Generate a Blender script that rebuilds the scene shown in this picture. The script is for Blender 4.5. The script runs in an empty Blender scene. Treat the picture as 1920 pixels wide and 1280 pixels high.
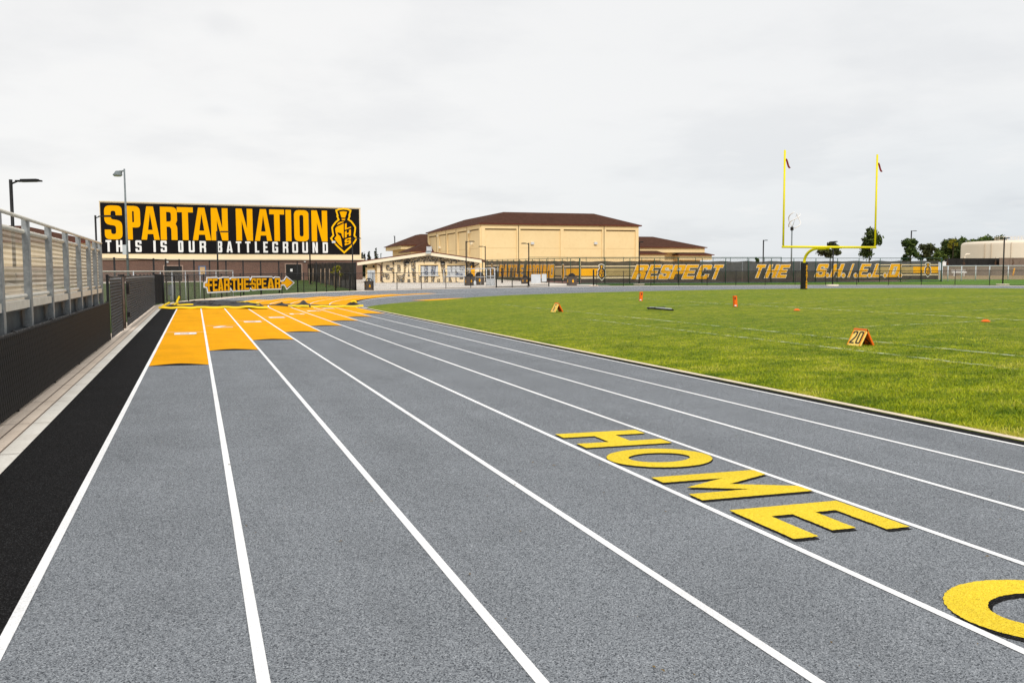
import bpy, math, random
import numpy as np
from mathutils import Matrix, Vector
from mathutils.geometry import tessellate_polygon

R = math.radians
scene = bpy.context.scene
COL = scene.collection
random.seed(4)
rng = np.random.default_rng(7)

# ------------------------------------------------------------------ camera
FPX, YAW, PITCH, ROLL, CAMH = 1700.0, R(19.19507), R(4.35015), R(-0.26254), 1.65
def _basis():
    cy, sy = math.cos(YAW), math.sin(YAW)
    F0 = np.array([sy, cy, 0.0]); R0 = np.array([cy, -sy, 0.0]); U0 = np.array([0, 0, 1.0])
    F = F0*math.cos(PITCH) - U0*math.sin(PITCH); U = U0*math.cos(PITCH) + F0*math.sin(PITCH)
    Rr = R0*math.cos(ROLL) + U*math.sin(ROLL); U2 = U*math.cos(ROLL) - R0*math.sin(ROLL)
    return Rr, U2, F
CR, CU, CF = _basis()
cam_data = bpy.data.cameras.new("camera")
cam_data.sensor_width = 36.0
cam_data.lens = 36.0*FPX/1920.0
cam_data.clip_start = 0.1
cam_data.clip_end = 9000.0
cam = bpy.data.objects.new("camera", cam_data)
COL.objects.link(cam)
cam.matrix_world = Matrix(((CR[0], CU[0], -CF[0], 0), (CR[1], CU[1], -CF[1], 0), (CR[2], CU[2], -CF[2], CAMH), (0, 0, 0, 1)))
scene.camera = cam

def ray(px, py): return (px-960)/FPX*CR - (py-640)/FPX*CU + CF
# ------------------------------------------------------------------ sky and sun
SUN_EL, SUN_AZ = R(40), R(190)          # azimuth measured clockwise from +Y: behind the camera, thin cloud softens it
world = bpy.data.worlds.new("World"); scene.world = world
world.use_nodes = True
def build_world():
    nt = world.node_tree; nt.nodes.clear(); N = nt.nodes.new; L = nt.links.new
    out = N("ShaderNodeOutputWorld"); bg = N("ShaderNodeBackground"); bg.inputs[1].default_value = 0.1
    sky = N("ShaderNodeTexSky"); sky.sky_type = 'NISHITA'; sky.sun_disc = False
    sky.sun_elevation = SUN_EL; sky.sun_rotation = SUN_AZ
    tc = N("ShaderNodeTexCoord"); sep = N("ShaderNodeSeparateXYZ"); L(tc.outputs["Generated"], sep.inputs[0])
    add = N("ShaderNodeMath"); add.operation = 'ADD'; add.inputs[1].default_value = 0.16
    mx = N("ShaderNodeMath"); mx.operation = 'MAXIMUM'; mx.inputs[1].default_value = 0.0
    L(sep.outputs[2], mx.inputs[0]); L(mx.outputs[0], add.inputs[0])
    dx = N("ShaderNodeMath"); dx.operation = 'DIVIDE'; L(sep.outputs[0], dx.inputs[0]); L(add.outputs[0], dx.inputs[1])
    dy = N("ShaderNodeMath"); dy.operation = 'DIVIDE'; L(sep.outputs[1], dy.inputs[0]); L(add.outputs[0], dy.inputs[1])
    cmb = N("ShaderNodeCombineXYZ"); L(dx.outputs[0], cmb.inputs[0]); L(dy.outputs[0], cmb.inputs[1])
    n1 = N("ShaderNodeTexNoise"); n1.inputs["Scale"].default_value = 1.25; n1.inputs["Detail"].default_value = 7; n1.inputs["Roughness"].default_value = 0.55
    L(cmb.outputs[0], n1.inputs["Vector"])
    ramp = N("ShaderNodeValToRGB"); ramp.color_ramp.interpolation = 'EASE'
    ramp.color_ramp.elements[0].position = 0.34; ramp.color_ramp.elements[0].color = (0.89, 0.887, 0.885, 1)
    ramp.color_ramp.elements[1].position = 0.56; ramp.color_ramp.elements[1].color = (0.965, 0.957, 0.945, 1)
    L(n1.outputs[0], ramp.inputs[0])
    # thinner, bluer cloud low to the east (right of the field)
    mr = N("ShaderNodeMapRange"); mr.inputs[1].default_value = 0.1; mr.inputs[2].default_value = 0.85; mr.inputs[3].default_value = 0.0; mr.inputs[4].default_value = 1.0
    L(sep.outputs[0], mr.inputs[0])
    mz = N("ShaderNodeMapRange"); mz.inputs[1].default_value = 0.0; mz.inputs[2].default_value = 0.17; mz.inputs[3].default_value = 1.0; mz.inputs[4].default_value = 0.25
    L(sep.outputs[2], mz.inputs[0])
    mm = N("ShaderNodeMath"); mm.operation = 'MULTIPLY'; L(mr.outputs[0], mm.inputs[0]); L(mz.outputs[0], mm.inputs[1])
    mix = N("ShaderNodeMix"); mix.data_type = 'RGBA'; mix.blend_type = 'MULTIPLY'
    L(mm.outputs[0], mix.inputs[0]); L(ramp.outputs[0], mix.inputs[6]); mix.inputs[7].default_value = (0.72, 0.785, 0.855, 1)
    # small grey wisps and bright cloud tops
    n2 = N("ShaderNodeTexNoise"); n2.inputs["Scale"].default_value = 2.6; n2.inputs["Detail"].default_value = 8; n2.inputs["Roughness"].default_value = 0.6
    L(cmb.outputs[0], n2.inputs["Vector"])
    r2 = N("ShaderNodeValToRGB"); r2.color_ramp.elements[0].position = 0.55; r2.color_ramp.elements[0].color = (0, 0, 0, 1)
    r2.color_ramp.elements[1].position = 0.72; r2.color_ramp.elements[1].color = (0.5, 0.5, 0.5, 1); L(n2.outputs[0], r2.inputs[0])
    mix2 = N("ShaderNodeMix"); mix2.data_type = 'RGBA'; L(r2.outputs[0], mix2.inputs[0]); L(mix.outputs[2], mix2.inputs[6])
    mix2.inputs[7].default_value = (0.93, 0.93, 0.93, 1)
    last = mix2.outputs[2]
    for (wx, wy, rx, k) in ((412, 42, 0.040, 0.13), (404, 208, 0.026, 0.10), (1600, 116, 0.03, 0.06)):
        d = ray(wx, wy); d = d/np.linalg.norm(d)
        sub = N("ShaderNodeVectorMath"); sub.operation = 'SUBTRACT'; L(tc.outputs["Generated"], sub.inputs[0]); sub.inputs[1].default_value = tuple(d)
        ml = N("ShaderNodeVectorMath"); ml.operation = 'MULTIPLY'; L(sub.outputs[0], ml.inputs[0]); ml.inputs[1].default_value = (1.0, 1.0, 2.6)
        nz = N("ShaderNodeTexNoise"); nz.inputs["Scale"].default_value = 22; nz.inputs["Detail"].default_value = 5; L(tc.outputs["Generated"], nz.inputs["Vector"])
        ln = N("ShaderNodeVectorMath"); ln.operation = 'LENGTH'; L(ml.outputs[0], ln.inputs[0])
        md = N("ShaderNodeMath"); md.operation = 'MULTIPLY_ADD'; L(nz.outputs[0], md.inputs[0]); md.inputs[1].default_value = rx*1.3; L(ln.outputs["Value"], md.inputs[2])
        fr = N("ShaderNodeMapRange"); fr.interpolation_type = 'SMOOTHSTEP'; fr.inputs[1].default_value = rx*0.55; fr.inputs[2].default_value = rx*1.6; fr.inputs[3].default_value = k; fr.inputs[4].default_value = 0.0; L(md.outputs[0], fr.inputs[0])
        mw = N("ShaderNodeMix"); mw.data_type = 'RGBA'; L(fr.outputs[0], mw.inputs[0]); L(last, mw.inputs[6]); mw.inputs[7].default_value = (0.45, 0.47, 0.52, 1); last = mw.outputs[2]
    sc = N("ShaderNodeVectorMath"); sc.operation = 'SCALE'; sc.inputs[3].default_value = 10.0; L(last, sc.inputs[0])
    fin = N("ShaderNodeMix"); fin.data_type = 'RGBA'; fin.inputs[0].default_value = 0.94
    L(sky.outputs[0], fin.inputs[6]); L(sc.outputs[0], fin.inputs[7])
    L(fin.outputs[2], bg.inputs[0]); L(bg.outputs[0], out.inputs[0])
build_world()
sun_data = bpy.data.lights.new("sun", 'SUN'); sun_data.energy = 2.2; sun_data.angle = R(14); sun_data.color = (1.0, 0.96, 0.89)
sun = bpy.data.objects.new("sun", sun_data); COL.objects.link(sun)
_sd = Vector((math.sin(SUN_AZ)*math.cos(SUN_EL), math.cos(SUN_AZ)*math.cos(SUN_EL), math.sin(SUN_EL)))
sun.rotation_euler = _sd.to_track_quat('Z', 'Y').to_euler(); sun.location = (-30, -30, 60)
vs = scene.view_settings
vs.view_transform = 'Standard'; vs.look = 'None'; vs.exposure = 0.0; vs.gamma = 1.0; vs.use_curve_mapping = False
scene.cycles.max_bounces = 6; scene.cycles.transparent_max_bounces = 24; scene.cycles.diffuse_bounces = 3

# ------------------------------------------------------------------ measuring helpers
CAM0 = np.array([0, 0, CAMH])
def gz(px, py, z=0.0):
    d = ray(px, py); return CAM0 + d*((z-CAMH)/d[2])
def atD(px, py, D): return CAM0 + ray(px, py)*D
def atX(px, py, X):
    d = ray(px, py); return CAM0 + d*(X/d[0])
def smooth(x): x = np.clip(x, 0, 1); return x*x*(3-2*x)

# ------------------------------------------------------------------ materials
def lin(r, g, b):
    f = lambda c: (c/255/12.92) if c <= 10 else ((c/255+0.055)/1.055)**2.4
    return (f(r), f(g), f(b), 1)
def col4(c): return (c[0], c[1], c[2], 1)
def mat(name, c, rough=0.7, c2=None, scale=3.0, detail=6, lo=0.35, hi=0.65, bump=0.0, bscale=None, metal=0.0, stretch=None, spec=0.2, c3=None, s3=40.0, f3=0.5):
    """Principled with two noise-mixed tones, an optional fine third tone and a noise bump."""
    m = bpy.data.materials.new(name); m.use_nodes = True
    nt = m.node_tree; b = nt.nodes["Principled BSDF"]; N = nt.nodes.new; L = nt.links.new
    b.inputs["Base Color"].default_value = col4(c); b.inputs["Roughness"].default_value = rough; b.inputs["Metallic"].default_value = metal; b.inputs["Specular IOR Level"].default_value = spec
    tc = N("ShaderNodeTexCoord"); vec = tc.outputs["Object"]
    if stretch:
        mp = N("ShaderNodeMapping"); mp.inputs["Scale"].default_value = stretch; L(vec, mp.inputs[0]); vec = mp.outputs[0]
    last = None
    if c2 is not None:
        n = N("ShaderNodeTexNoise"); n.inputs["Scale"].default_value = scale; n.inputs["Detail"].default_value = detail; n.inputs["Roughness"].default_value = 0.6
        L(vec, n.inputs["Vector"])
        r = N("ShaderNodeMapRange"); r.inputs[1].default_value = lo; r.inputs[2].default_value = hi; L(n.outputs[0], r.inputs[0])
        mx = N("ShaderNodeMix"); mx.data_type = 'RGBA'; L(r.outputs[0], mx.inputs[0])
        mx.inputs[6].default_value = col4(c); mx.inputs[7].default_value = col4(c2); last = mx.outputs[2]
    if c3 is not None:
        n = N("ShaderNodeTexNoise"); n.inputs["Scale"].default_value = s3; n.inputs["Detail"].default_value = 3; n.inputs["Roughness"].default_value = 0.7
        L(vec, n.inputs["Vector"])
        r = N("ShaderNodeMapRange"); r.inputs[1].default_value = 0.5; r.inputs[2].default_value = 0.72; r.inputs[4].default_value = f3; L(n.outputs[0], r.inputs[0])
        mx = N("ShaderNodeMix"); mx.data_type = 'RGBA'; L(r.outputs[0], mx.inputs[0])
        if last: L(last, mx.inputs[6])
        else: mx.inputs[6].default_value = col4(c)
        mx.inputs[7].default_value = col4(c3); last = mx.outputs[2]
    if last: L(last, b.inputs["Base Color"])
    if bump:
        n = N("ShaderNodeTexNoise"); n.inputs["Scale"].default_value = bscale or scale*4; n.inputs["Detail"].default_value = 5
        L(vec, n.inputs["Vector"])
        bp = N("ShaderNodeBump"); bp.inputs["Strength"].default_value = 0.6; bp.inputs["Distance"].default_value = bump
        L(n.outputs[0], bp.inputs["Height"]); L(bp.outputs[0], b.inputs["Normal"])
    return m

def rubber(name, ca, cb, cc, patch=None):
    """Granulated track rubber: chips of three tones, wear mottling and a granular bump."""
    m = bpy.data.materials.new(name); m.use_nodes = True
    nt = m.node_tree; b = nt.nodes["Principled BSDF"]; N = nt.nodes.new; L = nt.links.new
    b.inputs["Roughness"].default_value = 0.95; b.inputs["Specular IOR Level"].default_value = 0.06
    tc = N("ShaderNodeTexCoord")
    v = N("ShaderNodeTexVoronoi"); v.inputs["Scale"].default_value = 190.0; L(tc.outputs["Object"], v.inputs["Vector"])
    r = N("ShaderNodeValToRGB"); e = r.color_ramp.elements
    e[0].position = 0.0; e[0].color = col4(cb); e[1].position = 1.0; e[1].color = col4(cc)
    x = e.new(0.22); x.color = col4(cb); x = e.new(0.30); x.color = col4(ca); x = e.new(0.78); x.color = col4(ca)
    sp = N("ShaderNodeSeparateColor"); L(v.outputs["Color"], sp.inputs[0]); L(sp.outputs[0], r.inputs[0])
    n = N("ShaderNodeTexNoise"); n.inputs["Scale"].default_value = 0.9; n.inputs["Detail"].default_value = 8; n.inputs["Roughness"].default_value = 0.65
    L(tc.outputs["Object"], n.inputs["Vector"])
    mr = N("ShaderNodeMapRange"); mr.inputs[1].default_value = 0.3; mr.inputs[2].default_value = 0.7; mr.inputs[3].default_value = 0.90; mr.inputs[4].default_value = 1.08; L(n.outputs[0], mr.inputs[0])
    n3 = N("ShaderNodeTexNoise"); n3.inputs["Scale"].default_value = 95; n3.inputs["Detail"].default_value = 4; n3.inputs["Roughness"].default_value = 0.8
    L(tc.outputs["Object"], n3.inputs["Vector"])
    m3 = N("ShaderNodeMapRange"); m3.inputs[1].default_value = 0.3; m3.inputs[2].default_value = 0.7; m3.inputs[3].default_value = 0.80; m3.inputs[4].default_value = 1.20; L(n3.outputs[0], m3.inputs[0])
    # long faint drift along the lanes: spike wear and water marks
    mpn = N("ShaderNodeMapping"); mpn.inputs["Scale"].default_value = (1.6, 0.16, 1); L(tc.outputs["Object"], mpn.inputs[0])
    n5 = N("ShaderNodeTexNoise"); n5.inputs["Scale"].default_value = 1.0; n5.inputs["Detail"].default_value = 6; n5.inputs["Roughness"].default_value = 0.6; L(mpn.outputs[0], n5.inputs["Vector"])
    m5 = N("ShaderNodeMapRange"); m5.inputs[1].default_value = 0.3; m5.inputs[2].default_value = 0.7; m5.inputs[3].default_value = 0.93; m5.inputs[4].default_value = 1.06; L(n5.outputs[0], m5.inputs[0])
    mq = N("ShaderNodeMath"); mq.operation = 'MULTIPLY'; L(mr.outputs[0], mq.inputs[0]); L(m5.outputs[0], mq.inputs[1])
    mu = N("ShaderNodeMath"); mu.operation = 'MULTIPLY'; L(mq.outputs[0], mu.inputs[0]); L(m3.outputs[0], mu.inputs[1])
    sc = N("ShaderNodeVectorMath"); sc.operation = 'SCALE'; L(r.outputs[0], sc.inputs[0]); L(mu.outputs[0], sc.inputs[3])
    L(sc.outputs[0], b.inputs["Base Color"])
    bp = N("ShaderNodeBump"); bp.inputs["Strength"].default_value = 0.7; bp.inputs["Distance"].default_value = 0.003
    L(v.outputs["Distance"], bp.inputs["Height"]); L(bp.outputs[0], b.inputs["Normal"])
    return m

def chainlink(name, wire, cell=0.055, w=0.10, solid=None, metal=0.3, solid_alpha=1.0, vs=1.0):
    """Diamond wire mesh from the panel's own metre coordinates; open between wires, or filled with slats of colour solid."""
    m = bpy.data.materials.new(name); m.use_nodes = True
    nt = m.node_tree; b = nt.nodes["Principled BSDF"]; N = nt.nodes.new; L = nt.links.new; out = nt.nodes["Material Output"]
    b.inputs["Roughness"].default_value = 0.7; b.inputs["Specular IOR Level"].default_value = 0.08; b.inputs["Metallic"].default_value = metal
    uv = N("ShaderNodeUVMap"); sep = N("ShaderNodeSeparateXYZ"); L(uv.outputs[0], sep.inputs[0])
    facs = []
    for op in ('ADD', 'SUBTRACT'):
        a = N("ShaderNodeMath"); a.operation = op; L(sep.outputs[0], a.inputs[0]); vm = N("ShaderNodeMath"); vm.operation = 'MULTIPLY'; vm.inputs[1].default_value = vs; L(sep.outputs[1], vm.inputs[0]); L(vm.outputs[0], a.inputs[1])
        d = N("ShaderNodeMath"); d.operation = 'DIVIDE'; d.inputs[1].default_value = cell*1.41; L(a.outputs[0], d.inputs[0])
        f = N("ShaderNodeMath"); f.operation = 'FRACT'; L(d.outputs[0], f.inputs[0])
        c = N("ShaderNodeMath"); c.operation = 'LESS_THAN'; c.inputs[1].default_value = w; L(f.outputs[0], c.inputs[0])
        facs.append(c)
    mx = N("ShaderNodeMath"); mx.operation = 'MAXIMUM'; L(facs[0].outputs[0], mx.inputs[0]); L(facs[1].outputs[0], mx.inputs[1])
    if solid is None:
        b.inputs["Base Color"].default_value = col4(wire)
        t = N("ShaderNodeBsdfTransparent"); ms = N("ShaderNodeMixShader")
        L(mx.outputs[0], ms.inputs[0]); L(t.outputs[0], ms.inputs[1]); L(b.outputs[0], ms.inputs[2]); L(ms.outputs[0], out.inputs[0])
    else:
        # slats woven through: vertical strips with thin gaps, each a little different
        sx = N("ShaderNodeMath"); sx.operation = 'DIVIDE'; sx.inputs[1].default_value = 0.075; L(sep.outputs[0], sx.inputs[0])
        fl = N("ShaderNodeMath"); fl.operation = 'FLOOR'; L(sx.outputs[0], fl.inputs[0])
        wn = N("ShaderNodeTexWhiteNoise"); wn.noise_dimensions = '1D'; L(fl.outputs[0], wn.inputs["W"])
        mr = N("ShaderNodeMapRange"); mr.inputs[3].default_value = 0.6; mr.inputs[4].default_value = 1.5; L(wn.outputs[0], mr.inputs[0])
        sc = N("ShaderNodeVectorMath"); sc.operation = 'SCALE'; sc.inputs[0].default_value = solid[:3]; L(mr.outputs[0], sc.inputs[3])
        m2 = N("ShaderNodeMix"); m2.data_type = 'RGBA'; L(mx.outputs[0], m2.inputs[0]); L(sc.outputs[0], m2.inputs[6]); m2.inputs[7].default_value = col4(wire)
        L(m2.outputs[2], b.inputs["Base Color"])
        bp = N("ShaderNodeBump"); bp.inputs["Strength"].default_value = 0.8; bp.inputs["Distance"].default_value = 0.006
        L(mx.outputs[0], bp.inputs["Height"]); L(bp.outputs[0], b.inputs["Normal"])
        if solid_alpha < 1:
            t = N("ShaderNodeBsdfTransparent"); ms = N("ShaderNodeMixShader")
            k = N("ShaderNodeMath"); k.operation = 'MAXIMUM'; k.inputs[1].default_value = solid_alpha; L(mx.outputs[0], k.inputs[0])
            L(k.outputs[0], ms.inputs[0]); L(t.outputs[0], ms.inputs[1]); L(b.outputs[0], ms.inputs[2]); L(ms.outputs[0], out.inputs[0])
    return m

def screen_mat(name, c, alpha, c2=None):
    """Windscreen cloth: fine open weave that lets some of what is behind show, faint creases."""
    m = mat(name, c, 0.8, c2=c2, scale=1.3, bump=0.03, bscale=2.2)
    nt = m.node_tree; N = nt.nodes.new; L = nt.links.new; b = nt.nodes["Principled BSDF"]; out = nt.nodes["Material Output"]
    t = N("ShaderNodeBsdfTransparent"); ms = N("ShaderNodeMixShader"); ms.inputs[0].default_value = alpha
    L(t.outputs[0], ms.inputs[1]); L(b.outputs[0], ms.inputs[2]); L(ms.outputs[0], out.inputs[0])
    return m

def brick_mat(name, c1, c2, mortar, scale=1.0, bw=0.4, bh=0.1):
    m = bpy.data.materials.new(name); m.use_nodes = True
    nt = m.node_tree; b = nt.nodes["Principled BSDF"]; N = nt.nodes.new; L = nt.links.new
    b.inputs["Roughness"].default_value = 0.85
    uv = N("ShaderNodeUVMap"); br = N("ShaderNodeTexBrick"); L(uv.outputs[0], br.inputs["Vector"])
    br.inputs["Color1"].default_value = col4(c1); br.inputs["Color2"].default_value = col4(c2); br.inputs["Mortar"].default_value = col4(mortar)
    br.inputs["Scale"].default_value = scale; br.inputs["Brick Width"].default_value = bw; br.inputs["Row Height"].default_value = bh; br.inputs["Mortar Size"].default_value = 0.012
    n = N("ShaderNodeTexNoise"); n.inputs["Scale"].default_value = 0.6; n.inputs["Detail"].default_value = 6; L(uv.outputs[0], n.inputs["Vector"])
    mr = N("ShaderNodeMapRange"); mr.inputs[3].default_value = 0.75; mr.inputs[4].default_value = 1.25; L(n.outputs[0], mr.inputs[0])
    sc = N("ShaderNodeVectorMath"); sc.operation = 'SCALE'; L(br.outputs[0], sc.inputs[0]); L(mr.outputs[0], sc.inputs[3]); L(sc.outputs[0], b.inputs["Base Color"])
    return m

def pebble_mat(name, cols, scale=5.0):
    m = bpy.data.materials.new(name); m.use_nodes = True
    nt = m.node_tree; b = nt.nodes["Principled BSDF"]; N = nt.nodes.new; L = nt.links.new
    b.inputs["Roughness"].default_value = 0.8
    uv = N("ShaderNodeUVMap"); v = N("ShaderNodeTexVoronoi"); v.inputs["Scale"].default_value = scale; L(uv.outputs[0], v.inputs["Vector"])
    sp = N("ShaderNodeSeparateColor"); L(v.outputs["Color"], sp.inputs[0])
    r = N("ShaderNodeValToRGB"); r.color_ramp.interpolation = 'CONSTANT'; e = r.color_ramp.elements
    e[0].position = 0; e[0].color = col4(cols[0]); e[1].position = 1/len(cols); e[1].color = col4(cols[1])
    for i in range(2, len(cols)): x = e.new(i/len(cols)); x.color = col4(cols[i])
    L(sp.outputs[0], r.inputs[0])
    v2 = N("ShaderNodeTexVoronoi"); v2.feature = 'DISTANCE_TO_EDGE'; v2.inputs["Scale"].default_value = scale; L(uv.outputs[0], v2.inputs["Vector"])
    lt = N("ShaderNodeMapRange"); lt.inputs[1].default_value = 0.0; lt.inputs[2].default_value = 0.10; L(v2.outputs[0], lt.inputs[0])
    mx = N("ShaderNodeMix"); mx.data_type = 'RGBA'; L(lt.outputs[0], mx.inputs[0]); mx.inputs[6].default_value = (0.05, 0.045, 0.04, 1); L(r.outputs[0], mx.inputs[7])
    L(mx.outputs[2], b.inputs["Base Color"])
    return m

def leaf_mat(name, a, b_, c):
    m = bpy.data.materials.new(name); m.use_nodes = True
    nt = m.node_tree; b = nt.nodes["Principled BSDF"]; N = nt.nodes.new; L = nt.links.new; out = nt.nodes["Material Output"]
    b.inputs["Roughness"].default_value = 0.6; b.inputs["Specular IOR Level"].default_value = 0.2
    g = N("ShaderNodeNewGeometry"); r = N("ShaderNodeValToRGB"); e = r.color_ramp.elements
    e[0].color = col4(a); e[1].color = col4(c); x = e.new(0.55); x.color = col4(b_)
    L(g.outputs["Random Per Island"], r.inputs[0]); L(r.outputs[0], b.inputs["Base Color"])
    t = N("ShaderNodeBsdfTranslucent"); L(r.outputs[0], t.inputs[0]); ms = N("ShaderNodeMixShader"); ms.inputs[0].default_value = 0.25
    L(b.outputs[0], ms.inputs[1]); L(t.outputs[0], ms.inputs[2]); L(ms.outputs[0], out.inputs[0])
    return m

M = {}
M['track'] = rubber('track_rubber', (0.222, 0.238, 0.258), (0.072, 0.079, 0.089), (0.43, 0.45, 0.475))
M['orange_rubber'] = rubber('orange_rubber', (0.86, 0.385, 0.003), (0.76, 0.315, 0.003), (0.91, 0.44, 0.010))
M['yellow_paint'] = rubber('yellow_paint', (0.86, 0.63, 0.042), (0.62, 0.43, 0.03), (0.92, 0.72, 0.09))
M['black_rubber'] = rubber('black_rubber', (0.0105, 0.010, 0.0105), (0.006, 0.006, 0.006), (0.055, 0.055, 0.057))
M['white_line'] = rubber('white_line', (0.91, 0.91, 0.91), (0.78, 0.78, 0.79), (0.95, 0.95, 0.95))
M['kerb'] = mat('kerb_concrete', (0.82, 0.70, 0.56), 0.9, c2=(0.72, 0.60, 0.47), scale=2.5, bump=0.004, bscale=60, c3=(0.38, 0.33, 0.27), s3=30, f3=0.35)
M['pale_kerb'] = mat('pale_kerb', (0.80, 0.77, 0.71), 0.9, c2=(0.70, 0.66, 0.59), scale=2.0, bump=0.004, bscale=60, c3=(0.42, 0.38, 0.33), s3=24, f3=0.35)
M['walk'] = mat('walkway_concrete', (0.86, 0.73, 0.60), 0.9, c2=(0.76, 0.63, 0.51), scale=1.6, bump=0.004, bscale=50, c3=(0.30, 0.25, 0.2), s3=18, f3=0.3)
M['plaza'] = mat('plaza_concrete', (0.74, 0.68, 0.61), 0.9, c2=(0.64, 0.585, 0.52), scale=0.3, c3=(0.42, 0.38, 0.34), s3=3, f3=0.3)
M['groove'] = mat('groove', (0.17, 0.13, 0.10), 0.95)
M['lawn'] = mat('lawn', (0.055, 0.095, 0.022), 0.9, c2=(0.085, 0.13, 0.03), scale=0.8, c3=(0.04, 0.075, 0.015), s3=6, f3=0.6, bump=0.05, bscale=12)
M['bright_lawn'] = mat('bright_lawn', (0.085, 0.19, 0.012), 0.9, c2=(0.13, 0.25, 0.02), scale=0.5, c3=(0.05, 0.12, 0.01), s3=4, f3=0.6)
M['dry'] = mat('dry_field', (0.40, 0.27, 0.13), 0.95, c2=(0.30, 0.21, 0.11), scale=0.25, c3=(0.20, 0.2, 0.07), s3=1.1, f3=0.6)
M['earth'] = mat('earth', (0.33, 0.27, 0.19), 0.95, c2=(0.22, 0.2, 0.12), scale=0.03, c3=(0.15, 0.17, 0.07), s3=0.3, f3=0.6)
M['court_red'] = mat('court_red', (0.34, 0.16, 0.13), 0.85, c2=(0.28, 0.13, 0.11), scale=0.5)
M['court_green'] = mat('court_green', (0.16, 0.26, 0.16), 0.85, c2=(0.13, 0.22, 0.14), scale=0.5)
M['galv'] = mat('galvanised_steel', (0.30, 0.32, 0.33), 0.5, c2=(0.20, 0.215, 0.225), scale=9, metal=0.25, c3=(0.42, 0.44, 0.45), s3=35, f3=0.5)
M['pale_rail'] = mat('pale_rail', (0.72, 0.68, 0.60), 0.5, c2=(0.60, 0.56, 0.49), scale=6, metal=0.1)
M['silver'] = mat('silver_pipe', (0.62, 0.65, 0.68), 0.4, c2=(0.5, 0.53, 0.56), scale=4, metal=0.2)
M['bench'] = mat('bench_plank', (0.70, 0.60, 0.45), 0.5, c2=(0.60, 0.50, 0.36), scale=1.5, metal=0.1)
M['beam'] = mat('steel_beam', (0.045, 0.05, 0.055), 0.6, c2=(0.075, 0.085, 0.09), scale=4)
M['black_wire'] = mat('black_wire', (0.065, 0.060, 0.058), 0.6, spec=0.3)
M['grey_wire'] = mat('grey_wire', (0.27, 0.27, 0.275), 0.6, spec=0.3)
M['galv_wire'] = mat('galvanised_wire', (0.46, 0.41, 0.33), 0.6, c2=(0.36, 0.32, 0.26), scale=2)
M['black_steel'] = mat('black_steel', (0.012, 0.012, 0.013), 0.5, c2=(0.02, 0.02, 0.02), scale=8)
M['dark_green'] = mat('green_steel', (0.018, 0.055, 0.04), 0.5, c2=(0.03, 0.075, 0.055), scale=4)
M['gray_pole'] = mat('gray_pole', (0.21, 0.24, 0.25), 0.5, c2=(0.15, 0.175, 0.185), scale=5)
M['near_slats'] = chainlink('slatted_mesh', (0.040, 0.038, 0.038), 0.085, 0.18, solid=(0.0038, 0.0036, 0.0036), metal=0.0, vs=0.7)
M['tall_slats'] = chainlink('slatted_mesh_light', (0.02, 0.02, 0.021), 0.06, 0.1, solid=(0.022, 0.022, 0.023), metal=0.0)
M['mesh_black'] = chainlink('black_mesh', (0.012, 0.012, 0.012), 0.055, 0.075, metal=0.0)
M['mesh_galv'] = chainlink('galvanised_mesh', (0.30, 0.28, 0.25), 0.055, 0.15, metal=0.0)
M['mesh_green'] = chainlink('green_mesh', (0.02, 0.05, 0.035), 0.05, 0.03, metal=0.0)
M['privacy'] = screen_mat('privacy_screen', (0.014, 0.013, 0.013), 0.93, c2=(0.035, 0.032, 0.03))
M['banner_cloth'] = screen_mat('banner_cloth', (0.048, 0.043, 0.038), 0.93, c2=(0.068, 0.06, 0.053))
M['banner_gold'] = screen_mat('banner_gold', (0.93, 0.445, 0.012), 0.97, c2=(0.86, 0.39, 0.01))
M['banner_tan'] = screen_mat('banner_tan', (0.50, 0.36, 0.16), 0.95, c2=(0.42, 0.3, 0.13))
M['banner_cream'] = screen_mat('banner_cream', (0.84, 0.66, 0.42), 0.96)
M['banner_white'] = screen_mat('banner_white', (0.80, 0.72, 0.62), 0.96)
M['sign_black'] = mat('sign_black', (0.0105, 0.0095, 0.0105), 0.6, c2=(0.013, 0.012, 0.013), scale=0.4, spec=0.03)
M['sign_gold'] = mat('sign_gold', (0.90, 0.42, 0.001), 0.6, c2=(0.86, 0.39, 0.001), scale=0.5, spec=0.03)
M['sign_white'] = mat('sign_white', (0.80, 0.79, 0.78), 0.6, spec=0.03)
M['bright_gold'] = mat('bright_gold', (0.92, 0.50, 0.006), 0.6, spec=0.03)
M['cream'] = mat('cream_stucco', (0.88, 0.68, 0.38), 0.9, c2=(0.84, 0.635, 0.345), scale=0.35, c3=(0.76, 0.56, 0.29), s3=2.0, f3=0.4)
M['pale_cream'] = mat('pale_cream', (0.86, 0.70, 0.47), 0.85, c2=(0.82, 0.66, 0.43), scale=0.6)
M['cream_trim'] = mat('cream_trim', (0.80, 0.70, 0.52), 0.7)
M['roof'] = mat('brown_roof_shingle', (0.074, 0.036, 0.025), 0.95, spec=0.03, c2=(0.094, 0.046, 0.032), scale=1.2, c3=(0.048, 0.024, 0.017), s3=2.5, f3=0.7)
M['fascia'] = mat('red_brown_fascia', (0.13, 0.032, 0.02), 0.6, c2=(0.10, 0.026, 0.016), scale=2)
M['dark_trim_shade'] = mat('dark_trim_and_shade', (0.12, 0.075, 0.035), 0.9)  # dark brown for downspouts, shutter headers and the painted shade in gymnasium recesses
M['brick'] = brick_mat('red_brick', (0.155, 0.078, 0.054), (0.115, 0.058, 0.042), (0.18, 0.125, 0.10), bw=0.40, bh=0.10)
M['block'] = brick_mat('tan_block', (0.19, 0.14, 0.105), (0.15, 0.11, 0.085), (0.24, 0.19, 0.15), bw=0.8, bh=0.4)
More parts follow.
